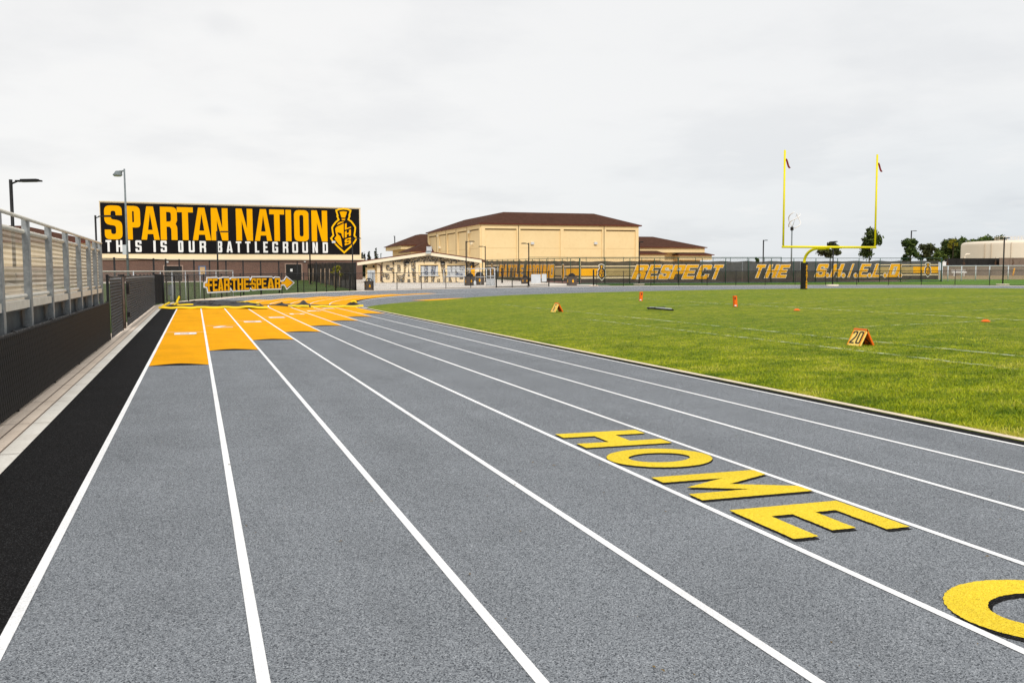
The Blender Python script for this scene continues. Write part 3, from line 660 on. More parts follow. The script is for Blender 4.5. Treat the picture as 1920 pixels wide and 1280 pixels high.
def faded(name, c):
    m = bpy.data.materials.new(name); m.use_nodes = True
    nt = m.node_tree; b = nt.nodes["Principled BSDF"]; N = nt.nodes.new; L = nt.links.new; out = nt.nodes["Material Output"]
    b.inputs["Base Color"].default_value = col4(c); b.inputs["Roughness"].default_value = 0.9
    tc = N("ShaderNodeTexCoord"); n = N("ShaderNodeTexNoise"); n.inputs["Scale"].default_value = 4.0; n.inputs["Detail"].default_value = 8; n.inputs["Roughness"].default_value = 0.75
    L(tc.outputs["Object"], n.inputs["Vector"]); r = N("ShaderNodeMapRange"); r.inputs[1].default_value = 0.46; r.inputs[2].default_value = 0.66; r.inputs[4].default_value = 0.75; L(n.outputs[0], r.inputs[0])
    t = N("ShaderNodeBsdfTransparent"); ms = N("ShaderNodeMixShader"); L(r.outputs[0], ms.inputs[0]); L(t.outputs[0], ms.inputs[1]); L(b.outputs[0], ms.inputs[2]); L(ms.outputs[0], out.inputs[0])
    return m
M['chalk'] = faded('worn_chalk', (0.66, 0.70, 0.52))
def chalk(p, q, w=0.09):
    p = np.array(p, float); q = np.array(q, float); n = max(2, int(np.linalg.norm(q-p)/1.0)+1)
    d = (q-p)/np.linalg.norm(q-p); s = np.array([-d[1], d[0]])*w/2
    P = np.zeros((n, 2, 3))
    for i in range(n):
        c = p+(q-p)*i/(n-1)
        for j, k in enumerate((-1, 1)): e = c+k*s; P[i, j] = (e[0], e[1], float(zF(e[0], e[1]))+0.03)
    struct(MB().grid(P).build('field_line', M['chalk']))
chalk((12.35, 5), (12.35, 28), 0.13); chalk((13.9, 3), (13.9, 42), 0.13); chalk((21.4, 6), (21.4, 43), 0.16)
for yy in (14.3, 18.9, 23.4, 28.0, 32.5): chalk((21.4, yy), (44, yy), 0.16)
chalk((21.4, 42.7), (60, 42.7), 0.14); chalk((16.5, 19.5), (21.0, 19.2), 0.14); chalk((17.5, 33.5), (21, 33.5), 0.18)

# grass blades standing on the near turf (uncountable)
def grass_mat():
    m = bpy.data.materials.new('grass_blade'); m.use_nodes = True
    nt = m.node_tree; b = nt.nodes["Principled BSDF"]; N = nt.nodes.new; L = nt.links.new
    b.inputs["Roughness"].default_value = 0.6; b.inputs["Specular IOR Level"].default_value = 0.2
    g = N("ShaderNodeNewGeometry"); r = N("ShaderNodeValToRGB"); e = r.color_ramp.elements
    e[0].color = (0.055, 0.120, 0.002, 1); e[1].color = (0.58, 0.52, 0.11, 1); x = e.new(0.42); x.color = (0.275, 0.350, 0.006, 1); x = e.new(0.78); x.color = (0.47, 0.48, 0.018, 1)
    tc = N("ShaderNodeTexCoord"); n = N("ShaderNodeTexNoise"); n.inputs["Scale"].default_value = 0.9; n.inputs["Detail"].default_value = 5; L(tc.outputs["Object"], n.inputs["Vector"])
    a = N("ShaderNodeMath"); a.operation = 'MULTIPLY_ADD'; L(g.outputs["Random Per Island"], a.inputs[0]); a.inputs[1].default_value = 0.62
    mr = N("ShaderNodeMapRange"); mr.inputs[1].default_value = 0.3; mr.inputs[2].default_value = 0.7; mr.inputs[3].default_value = -0.34; mr.inputs[4].default_value = 0.62; L(n.outputs[0], mr.inputs[0]); L(mr.outputs[0], a.inputs[2])
    L(a.outputs[0], r.inputs[0]); L(r.outputs[0], b.inputs["Base Color"])
    return m
def build_grass():
    N_ = 230000
    # density falls with distance from the camera; points in polar coordinates about it
    d = 9.5*np.exp(rng.random(N_*2)*np.log(48/9.5)); th = R(16)+rng.random(N_*2)*(R(62)-R(16))
    x = d*np.sin(th); y = d*np.cos(th)
    edge_n = 26000; ye = 4 + 42*rng.random(edge_n)**1.7
    x = np.concatenate([x, 8.07+0.13*rng.random(edge_n)**1.5]); y = np.concatenate([y, ye])
    ok = (x > 8.06) & (y < 60) & (x > left_edge(y)+0.0) & ((np.hypot(x, y) < 20) | (rng.random(len(x)) < np.exp(-(np.hypot(x, y)-20)/9.0))); x, y = x[ok], y[ok]
    n = len(x); z = zF(x, y) - 0.012
    dist = np.hypot(x, y)
    clump = 0.65+0.7*rng.random(n)
    h = (0.030+0.030*rng.random(n))*clump*np.clip(1.15-dist/45, 0.45, 1); w = (0.004+0.0035*rng.random(n))*(0.75+dist/30.0)
    an = rng.random(n)*2*np.pi; le = (0.2+0.9*rng.random(n))*h; la = rng.random(n)*2*np.pi
    V = np.zeros((n, 3, 3))
    V[:, 0] = np.stack([x-w*np.cos(an), y-w*np.sin(an), z], 1); V[:, 1] = np.stack([x+w*np.cos(an), y+w*np.sin(an), z], 1)
    V[:, 2] = np.stack([x+le*np.cos(la), y+le*np.sin(la), z+h], 1)
    me = bpy.data.meshes.new('grass'); me.vertices.add(n*3); me.vertices.foreach_set("co", V.ravel())
    me.loops.add(n*3); me.loops.foreach_set("vertex_index", np.arange(n*3, dtype=np.int32))
    me.polygons.add(n); me.polygons.foreach_set("loop_start", np.arange(0, n*3, 3, dtype=np.int32)); me.polygons.foreach_set("loop_total", np.full(n, 3, dtype=np.int32))
    me.update(calc_edges=True); me.materials.append(grass_mat())
    o = bpy.data.objects.new('grass', me); COL.objects.link(o); o["kind"] = "stuff"
build_grass()

# ------------------------------------------------------------------ ground cover outside the bend
def s_at(px, rho=9.573):
    """Arc position of the fence circle seen at picture column px."""
    d = ray(px, 540)[:2]; d = d/np.linalg.norm(d); c = np.array([XC, YC]); b = d@c
    t = b+math.sqrt(max(0, b*b-(c@c-(RAD+rho)**2))); p = d*t
    return math.atan2(p[1]-YC, XC-p[0])*RAD
S_SCREEN = s_at(686); S_GATE = s_at(1118)
strip('lawn', 9.96, 75, -20, S_SCREEN, 0.006, M['lawn'], nr=14, zf=zG)
strip('plaza', 9.96, 95, S_SCREEN, S_GATE+1.5, 0.01, M['plaza'], nr=16, zf=zG)
strip('grass_verge', 9.9, 56, S_GATE+1.5, LARC+50, 0.006, M['bright_lawn'], nr=6, zf=zG)
strip('dry_ground', 56, 150, S_GATE+1.5, LARC+50, 0.004, M['dry'], nr=6, zf=zG)
# orange runway along the grass at the head of the field
def runway():
    pts = BL[6:12]; P = np.zeros((40, 2, 3)); yy = np.linspace(pts[0, 0], 64.5, 40)
    for i, y in enumerate(yy):
        x = float(left_edge(y)); w = 1.5
        for j, o_ in enumerate((-0.2, w)):
            X, Y = x-o_*0.75, y+o_*0.66; P[i, j] = (X, Y, -0.103+float(rise(Y))+0.012)
    struct(MB().grid(P).build('runway', M['orange_rubber']))
runway()

# ------------------------------------------------------------------ fences
def zTo(s): return float(zT(s, 9.77))
def fence_run(name, label, cat, pts, h, mesh, post_r=0.03, rail_r=0.022, post_m=None, rail_m=None, every=1, bottom=False, z0=0.04, group=None, post_top=0.03, skip_posts=(), mid=None, off=(0, 0, 0), wire=None):
    """A fence along ground points pts (x, y, z): posts, rails and one mesh fabric, as one thing."""
    pts = [np.array(p, float) for p in pts]; pm = post_m or M['black_steel']; rm = rail_m or pm
    t = thing(name, label, cat, pts[0], group)
    up = np.array([0, 0, 1.0])
    for i, p in enumerate(pts):
        if i in skip_posts or i % every: continue
        b = MB().tube([p-up*0.1, p+up*(h+post_top)], post_r, 10)
        b.lathe(p+up*(h+post_top), [(post_r*1.15, 0), (post_r*1.05, 0.02), (0.001, 0.045)], 10); b.build('post', pm, t, True)
    MB().tube([p+up*h for p in pts], rail_r, 8).build('top_rail', rm, t, True)
    if mid: MB().tube([p+up*mid for p in pts], rail_r*0.8, 8).build('middle_rail', rm, t, True)
    if bottom: MB().tube([p+up*(z0+0.03) for p in pts], rail_r*0.9, 8).build('bottom_rail', rm, t, True)
    if mesh:
        b = MB(); u = 0.0
        for p, q in zip(pts[:-1], pts[1:]):
            l = float(np.linalg.norm(q-p)); o_ = np.array(off); b.face([p+o_+up*z0, q+o_+up*z0, q+o_+up*h, p+o_+up*h], [(u, 0), (u+l, 0), (u+l, h-z0), (u, h-z0)]); u += l
        b.build('slats' if wire else 'mesh', mesh, t)
    if wire:
        o_ = np.array(off); a_, e_ = pts[0]+o_*1.25+up*z0, pts[-1]+o_*1.25+up*z0
        wire_mesh(a_, e_, h-z0+0.03, 0.0024, 0.040, 0.040).build('wire_mesh', wire, t)
    return t
def wire_mesh(a, e, h, r, pitch=0.036, pv=0.036):
    """Woven chain link: one zigzag wire after the other, each a thin three-sided tube."""
    a = np.array(a, float); e = np.array(e, float); L_ = float(np.linalg.norm(e-a)); d = (e-a)/L_; n = np.cross(d, (0, 0, 1)); up = np.array([0, 0, 1.0])
    nw = int(L_/pitch); ns = int(h/pv)+1; b = MB(); V = []; F = []; base = 0
    j = np.arange(ns)
    for i in range(nw):
        u = i*pitch + (j % 2)*pitch*1.04; w = np.where(j % 2 == 0, -0.8*r, 0.8*r)
        C = a[None]+d[None]*u[:, None]+up[None]*(j*pv)[:, None]+n[None]*w[:, None]
        ring = np.stack([C+d*r*math.cos(q)+n*r*math.sin(q) for q in (0.5, 2.6, 4.7)], 1).reshape(-1, 3)
        V.append(ring)
        for k in range(ns-1):
            p = base+k*3
            F += [(p, p+1, p+4, p+3), (p+1, p+2, p+5, p+4), (p+2, p, p+3, p+5)]
        base += ns*3
    b.v = [tuple(x) for x in np.concatenate(V).tolist()]; b.f = F; b.uv = [None]*len(F); return b
def line_pts(a, b, n):
    return [np.array(a, float)+(np.array(b, float)-np.array(a, float))*i/(n-1) for i in range(n)]

FX = -2.05
fence_run('slatted_fence', 'low black slatted chain-link fence running below the bleacher deck', 'fence', line_pts((FX, 3.0, 0.03), (FX, 24.1, 0.03), 8), 0.93, M['near_slats'], 0.028, 0.018, post_top=0.0, off=(0.05, 0, 0))
fence_top = MB().tube([p for i in range(460) for p in ((FX+0.05, 3.05+i*0.0457, 0.945), (FX+0.052+0.006*math.sin(i), 3.062+i*0.0457, 0.985+0.008*math.sin(i*1.7)))], 0.0035, 4)
fence_top.build('wire_fringe', M['black_wire'], [o for o in COL.objects if o.name.startswith('slatted_fence')][0])
fence_run('slatted_fence', 'short tall black slatted fence panel between the bleacher end and the gate gap', 'fence', line_pts((FX, 24.45, 0.03), (FX, 28.1, 0.03), 2), 1.55, M['tall_slats'], 0.035, 0.022, post_m=M['black_steel'], off=(0.05, 0, 0), wire=M['grey_wire'])
t = fence_run('slatted_gate', 'long grey slatted fence with black latch boxes leading up to the bend', 'fence', line_pts((FX, 29.9, 0.03), (FX, 50.4, 0.03), 8), 1.55, M['tall_slats'], 0.03, 0.022, post_m=M['black_steel'], off=(0.05, 0, 0), wire=M['grey_wire'])
for z in (1.22, 0.42):
    MB().box((FX+0.09, 30.05, z), 0.10, 0.16, 0.34 if z > 1 else 0.15).build('latch_box', M['black_steel'], t)
# brown gate post standing in the gap
t = thing('gate_post', 'rusty brown and black post pair in the gap between slatted fences', 'post', (FX, 29.2, 0.03))
MB().tube([(FX, 28.55, 0.0), (FX, 28.55, 1.64)], 0.05, 12).build('black_post', M['black_steel'], t, True)
MB().tube([(FX, 29.45, 0.0), (FX, 29.45, 1.60)], 0.045, 12).build('brown_post', mat('rust_post', (0.16, 0.11, 0.085), 0.8, c2=(0.05, 0.04, 0.035), scale=5), t, True)
MB().box((FX, 29.45, 1.62), 0.11, 0.11, 0.05).build('cap', M['black_steel'], t)
# last slatted panel at the turn
fence_run('slatted_fence', 'narrow dark slatted fence panel at the corner where the bend begins', 'fence', [(FX, 50.6, 0.03), (-1.72, 53.6, 0.03)], 1.60, M['tall_slats'], 0.04, 0.022, post_top=0.08)

def arc_pts(sa, sb, rho, spacing=3.13, n=None):
    r = RAD+rho; L_ = abs(sb-sa)/RAD*r; n = n or max(2, int(round(L_/spacing))+1)
    S = np.linspace(sa, sb, n); x, y = pos(S, np.full(n, rho)); z = zG(x, y)
    return np.stack([x, y, z], 1)
S_A = s_at(307); S_G0, S_G1 = s_at(990), s_at(1030)
H_F = 1.52
fence_run('track_fence', 'black chain-link fence round the outside of the bend carrying the arrow sign', 'fence', arc_pts(S_A, s_at(930), 9.573, n=17), H_F, M['mesh_black'], 0.035, 0.024)
fence_run('track_fence', 'short black fence panel between the thick post and the gate with white signs', 'fence', arc_pts(s_at(931), S_G0, 9.573, n=3), H_F, M['mesh_black'], 0.045, 0.026, bottom=True)
fence_run('track_fence', 'black chain-link fence along the far bend behind the goalpost', 'fence', arc_pts(S_GATE, LARC+36, 9.573), H_F, M['mesh_black'], 0.033, 0.024, bottom=True)
# heavier end post
p = arc_pts(S_GATE-0.25, S_GATE+1, 9.573, n=2)[0]
t = thing('gate_post', 'thick black end post on a concrete foot at the open gateway', 'post', p)
MB().tube([p-(0, 0, .1), p+(0, 0, 1.72)], 0.085, 12).build('shaft', M['black_steel'], t, True)
MB().box(p+(0, 0, 0.02), 0.9, 0.5, 0.06).build('foot', M['kerb'], t)
# gate leaf with two white boards
gp = arc_pts(S_G0+0.05, S_G1-0.05, 9.55, n=2)
g0, g1 = gp[0], gp[1]; gd = (g1-g0)/np.linalg.norm(g1-g0); gn = np.array([gd[1], -gd[0], 0]); gn = gn if gn[1] < 0 else -gn
t = thing('fence_gate', 'black framed fence gate with two white boards hung on it', 'gate', g0)
b = MB()
b.tube([g0+(0, 0, 0.12), g0+(0, 0, 1.50)], 0.03, 10); b.build('stile', M['black_steel'], t, True)
MB().tube([g1+(0, 0, 0.0), g1+(0, 0, 1.62)], 0.06, 12).build('post', M['black_steel'], t, True)
MB().tube([g0+(0, 0, 1.50), g1+(0, 0, 1.52)], 0.028, 10).build('top_rail', M['black_steel'], t, True)
MB().tube([g0+(0, 0, 0.14), g1+(0, 0, 0.14)], 0.028, 10).build('bottom_rail', M['black_steel'], t, True)
b = MB(); L_ = np.linalg.norm(g1-g0); b.face([g0+(0, 0, .14), g1+(0, 0, .14), g1+(0, 0, 1.5), g0+(0, 0, 1.5)], [(0, 0), (L_, 0), (L_, 1.36), (0, 1.36)]); b.build('mesh', M['mesh_black'], t)
def board_on_gate(x0, x1, y0, y1, label):
    def hit(px, py):
        d = ray(px, py); k = ((g0+gn*0.05-CAM0)@gn)/(d@gn); return CAM0+d*k
    a, c = hit(x0, y1), hit(x1, y0); w = abs((c-a)@gd); h = c[2]-a[2]; ctr = (a+c)/2
    b = MB(); r = 0.06
    cs = [rp([(-w/2, -h/2, r), (w/2, -h/2, r), (w/2, h/2, r), (-w/2, h/2, r)])]
    b.prism(cs, lambda u, v, d: ctr+gd*u+np.array([0, 0, v])+gn*d, 0.0, 0.03, True)
    tag(b.build('notice_board', M['white_box']), label, 'sign', 'white boards on the gate')
board_on_gate(996, 1013.5, 514, 531, 'large square blank white board on the black fence gate')
board_on_gate(1015.5, 1024.5, 513.5, 528, 'narrow blank white board beside the square one on the gate')

# tall black fence just behind the bend and round the lawn
H_T = 2.42
pl = [np.array((-7.6, 49.4, 0.03)), np.array((-5.6, 49.9, 0.03)), np.array((-3.9, 50.8, 0.03))] + list(arc_pts(s_at(318)+1.2, s_at(684), 10.7, n=13))
fence_run('tall_fence', 'tall open black fence behind the arrow sign along the lawn edge', 'fence', pl, H_T, M['mesh_black'], 0.05, 0.025, mid=1.35)
sc0 = pl[-1]; sc1 = atD(578, 530, 133); sc1[2] = float(zG(sc1[0], sc1[1]))
t = fence_run('tall_fence', 'tall black privacy screened fence running back across the lawn', 'fence', line_pts(sc0+(0.1, 0.1, 0), sc1, 15), 2.42, None, 0.05, 0.025)
wx, wy = pos(np.full(24, S_SCREEN), np.linspace(9.96, 60, 24)); we = line_pts(sc0, sc1+(sc1-sc0)*0.05, 24); P = np.zeros((24, 6, 3))
for i in range(24):
    for j in range(6): k = j/5; X, Y = wx[i]*(1-k)+we[i][0]*k, wy[i]*(1-k)+we[i][1]*k; P[i, j] = (X, Y, float(zG(X, Y))+0.03)
struct(MB().grid(P).build('lawn', M['lawn']))
b = MB(); q = line_pts(sc0+(0.06, 0.05, 0), sc1, 15)
for i in range(14):
    a, c = q[i], q[i+1]; l = float(np.linalg.norm(c-a)); b.face([a+(0, 0, .02), c+(0, 0, .02), c+(0, 0, 2.41), a+(0, 0, 2.41)], [(0, 0), (l, 0), (l, 2.4), (0, 2.4)])
b.build('screen_cloth', M['privacy'], t)
# pale handrail fence behind the slatted one
pr = [np.array((-8.6, 46.0, 0.03)), np.array((-6.6, 47.6, 0.03)), np.array((-4.6, 49.0, 0.03)), np.array((-3.0, 50.6, 0.03))] + [np.array(p) for p in arc_pts(s_at(322), s_at(452), 10.15, n=6)]
fence_run('silver_fence', 'pale silver railed fence between the black fences at the start of the bend', 'fence', pr, 1.76, M['mesh_galv'], 0.028, 0.03, post_m=M['silver'], rail_m=M['pale_rail'], post_top=0.0)

CFh = np.array([CF[0], CF[1], 0]); CFh /= np.linalg.norm(CFh); CRh = np.array([CFh[1], -CFh[0], 0])
# ------------------------------------------------------------------ arrow sign on the bend fence
_fa, _fb = [np.array([*map(float, pos(s_at(px), 9.573))]) for px in (386, 535)]
_du = np.array([*(_fb-_fa), 0.0]); _du /= np.linalg.norm(_du); _dn = np.array([_du[1], -_du[0], 0.0]); _dn = _dn if _dn@CFh < 0 else -_dn
_so = np.array([*_fa, 0.0])+_dn*0.10
def cyl_hit(px, py):
    d = ray(px, py); p = CAM0+d*(((_so-CAM0)@_dn)/(d@_dn)); return float((p-_so)@_du), float(p[2])
def cyl_fn(u, v, d): return _so+_du*u+np.array([0, 0, v])+_dn*d
def zpx(cx, cy): return cyl_hit(290+cx/7.111, 470+cy/7.111)
def arrow_sign():
    t = thing('arrow_sign', 'gold arrow shaped FEAR THE SPEAR lettering sign with white border on the black fence', 'sign', (3.2, 66, 0.1))
    out = [(652, 420), (688, 410), (688, 350), (828, 346), (840, 360), (905, 345), (985, 345), (1000, 372), (1015, 350), (1258, 344), (1268, 385), (1290, 340), (1410, 339), (1560, 339), (1578, 360), (1600, 342), (1660, 345), (1676, 400), (1718, 388), (1752, 336), (1864, 425), (1758, 520), (1724, 462), (1684, 466), (1684, 518), (1400, 524), (1300, 534), (1270, 505), (1262, 540), (1030, 548), (1008, 510), (1004, 552), (830, 560), (700, 568), (690, 500), (652, 492)]
    O_ = [zpx(*p) for p in out]
    if area(O_) < 0: O_ = O_[::-1]
    b = MB(); b.prism([O_], cyl_fn, 0.0, 0.03, True); b.build('white_border', M['sign_white'], t)
    I_ = grow(O_, -0.085); b = MB(); b.prism([I_], cyl_fn, 0.03, 0.036); b.build('black_backing', M['sign_black'], t)
    L_ = [('F', 703, 762), ('E', 768, 830), ('A', 836, 908), ('R', 916, 992), ('T', 1016, 1088), ('H', 1096, 1174), ('E', 1182, 1250), ('S', 1284, 1342), ('P', 1350, 1414), ('E', 1420, 1486), ('A', 1494, 1586), ('R', 1594, 1670)]
    b = MB()
    for ch, x0, x1 in L_:
        f = (x0-703)/(1670-703); top, bot = 372-f*8, 545-f*48
        u0, v0 = zpx(x0, bot); u1, v1 = zpx(x1, top); w, h = u1-u0, v1-v0
        w0_ = w; w *= 0.90; u0 += 0.05*w0_; cs = shift(glyph(ch, w, h, w*0.31, h*0.17, w*0.1), u0, v0)
        b.prism(cs, cyl_fn, 0.036, 0.05)
        for k in ((0.0, 0.5, 0.0), (0.5, 1.0, 0.0)) if ch in 'FAHRTP' else ():       # slab feet
            cx = u0+w*(0.22 if k[0] == 0 else 0.78) if ch not in 'FTP' else (u0+w*0.22 if ch in 'FP' else u0+w*0.5)
            ww = w*(0.24 if ch in 'FTP' else 0.19); b.prism([[(cx-ww, v0-0.002), (cx+ww, v0-0.002), (cx+ww, v0+h*0.1), (cx-ww, v0+h*0.1)]], cyl_fn, 0.036, 0.053+0.001*k[0])
    b.build('lettering', M['sign_gold'], t)
    b = MB()
    hd = [zpx(*p) for p in ((1724, 412), (1752, 362), (1838, 425), (1757, 492), (1724, 446), (1684, 446), (1684, 412))]
    b.prism([hd], cyl_fn, 0.036, 0.05); b.build('arrow_head', M['sign_gold'], t)
    b = MB(); b.prism([[zpx(*p) for p in ((665, 478), (665, 436), (700, 430), (700, 478))]], cyl_fn, 0.036, 0.05)
    for xa, xb in ((1000, 1016), (1258, 1284)):
        b.prism([[zpx(*p) for p in ((xa, 458), (xa, 432), (xb, 430), (xb, 456))]], cyl_fn, 0.036, 0.048)
    b.build('arrow_shaft', M['sign_gold'], t)
arrow_sign()

# ------------------------------------------------------------------ emblem (helmet inside a shield), unit: crop pixels
EM_OUT = [(408, 255), (480, 225), (570, 213), (660, 225), (735, 258), (705, 362), (716, 374), (690, 438), (742, 475), (792, 540), (826, 600), (816, 700), (806, 760), (850, 820), (820, 885), (742, 985), (588, 1125), (440, 985), (350, 890), (304, 820), (355, 758), (342, 690), (330, 600), (366, 540), (410, 485), (460, 443), (430, 376), (442, 364)]
EM_IN = [[(497, 290), (570, 278), (645, 290), (607, 408), (535, 408)], [(535, 432), (612, 432), (600, 462), (548, 462)], [(440, 555), (470, 510), (520, 487), (578, 485), (575, 500), (520, 518), (470, 545)],
         [(408, 625), (440, 590), (578, 522), (578, 820), (560, 806), (542, 770), (540, 735), (520, 715), (450, 700), (462, 738), (508, 778), (525, 830), (552, 1000), (480, 940), (392, 825), (436, 766), (415, 690)]]
def em_norm(c): return [((p[0]-577)/546.0, (670-p[1])/912.0) for p in c]     # -0.5..0.5 wide, -0.5..0.5 tall
def emblem_parts():
    o = em_norm(EM_OUT); o = o if area(o) > 0 else o[::-1]
    lets = []
    for ch, y0, y1 in (('L', 655, 530), ('H', 810, 685), ('S', 968, 842)):
        w = 122/546.0; h = (y0-y1)/912.0
        g = glyph(ch, w, h, w*0.31, h*0.20, w*0.12)
        lets.append([[(p[0]+(600-577)/546.0, p[1]+(670-y0)/912.0+p[0]*0.22) for p in c] for c in g])
    return o, [em_norm(c) for c in EM_IN], lets

# ------------------------------------------------------------------ left hall with the big black sign
BN_L0, BN_R0 = atD(190, 478, 124), atD(673.5, 474.6, 139.3)
bu = (BN_R0-BN_L0); bu[2] = 0; BW = float(np.linalg.norm(bu)); bu = bu/BW; bnrm = np.array([bu[1], -bu[0], 0]); bnrm = bnrm if bnrm[1] < 0 else -bnrm
def wall_hit(o, n, px, py):
    d = ray(px, py); return CAM0 + d*(((o-CAM0)@n)/(d@n))
def wall_uv(px, py):
    p = wall_hit(BN_L0, bnrm, px, py); return float((p-BN_L0)@bu), float(p[2])
def wall_fn(u, v, d): return BN_L0*np.array([1, 1, 0]) + bu*u + np.array([0, 0, v]) + bnrm*d
def rect(u0, v0, u1, v1): return [[(u0, v0), (u1, v0), (u1, v1), (u0, v1)]]
def slab(b, fn, u0, v0, u1, v1, d0, d1): b.prism(rect(u0, v0, u1, v1), fn, d0, d1, False); return b
zb = 0.45
TOPZ = wall_uv(430, 384.5)[1] + 0.02
BOTZ = 0.5*(wall_uv(200, 478)[1]+wall_uv(660, 475)[1])
BRZ = wall_uv(560, 486.5)[1]
t = thing('sports_hall', 'long brick and cream hall carrying the big black sign', 'building', wall_fn(0, zb, 0))
b = MB(); z1 = BRZ
def wall_block(b, u0, u1, v0, v1, dep, front):
    c = wall_fn((u0+u1)/2, (v0+v1)/2, front-dep/2); b.box(c, u1-u0, dep, v1-v0, bu, bnrm, (0, 0, 1)); return b
wall_block(MB(), -0.04, BW+0.5, zb-1.0, BRZ, 26, -0.10).build('brick_wall', M['brick'], t)
b = wall_block(MB(), -0.02, BW+0.32, BRZ, TOPZ, 0.5, -0.02); wall_block(b, 3.0, BW-0.5, BRZ, TOPZ-0.3, 25, -0.53); b.build('upper_wall', M['pale_cream'], t)
b = MB(); slab(b, wall_fn, -0.1, BRZ-0.06, BW+0.75, BRZ+0.10, -0.1, 0.16); slab(b, wall_fn, -0.1, BRZ+0.10, BW+0.75, BRZ+0.14, -0.1, 0.18); b.build('ledge', M['cream_trim'], t)
b = MB(); wall_block(b, -0.05, BW+0.36, TOPZ, TOPZ+0.10, 0.66, 0.06); b.build('parapet', M['cream_trim'], t)
def door_px(x0, x1, y0, label=None):
    (u0, v1), (u1, _) = wall_uv(x0, y0), wall_uv(x1, y0)
    d = MB(); slab(d, wall_fn, u0, zb-0.3, u1, v1, -0.1, -0.06); dr = d.build('door', M['door_dark'], t)
    f = MB(); slab(f, wall_fn, u0-0.16, zb-0.3, u0-0.01, v1+0.15, -0.1, -0.03); slab(f, wall_fn, u1+0.01, zb-0.3, u1+0.16, v1+0.15, -0.1, -0.03); slab(f, wall_fn, u0-0.01, v1+0.005, u1+0.01, v1+0.15, -0.1, -0.03)
    f.build('frame', M['door_frame'], dr)
    um = (u0+u1)/2; g = MB(); slab(g, wall_fn, um-0.02, zb-0.3, um+0.02, v1-0.05, -0.06, -0.05); g.build('seam', M['black_steel'], dr)
    return dr, u0, u1, v1
door_px(308, 341, 499)
dr, du0, du1, dv = door_px(536, 565, 495.5)
b = MB(); u_, v_ = wall_uv(546.5, 506.5); slab(b, wall_fn, u_-0.17, v_-0.2, u_+0.17, v_+0.2, -0.06, -0.045); tag(b.build('paper_notice', M['paper']), 'small white paper notice taped to the dark door of the hall', 'notice')
u0, v1 = wall_uv(374.5, 500.5); u1, v0 = wall_uv(384.5, 515)
nb = thing('poster_case', 'blue framed cork notice board on the brick wall of the hall', 'notice board', wall_fn(u0, v0, 0))
b = MB(); slab(b, wall_fn, u0-0.16, v0-0.14, u1+0.16, v1+0.14, -0.1, -0.03); b.build('frame', M['blue_frame'], nb)
b = MB(); slab(b, wall_fn, u0, v0, u1, v1, -0.03, -0.015); b.build('board', M['cork'], nb)
for x in (314, 571.5):
    u, v = wall_uv(x, 491); b = MB(); slab(b, wall_fn, u-0.12, v-0.1, u+0.12, v+0.1, -0.10, 0.06); b.build('wall_light', M['white_box'], t)

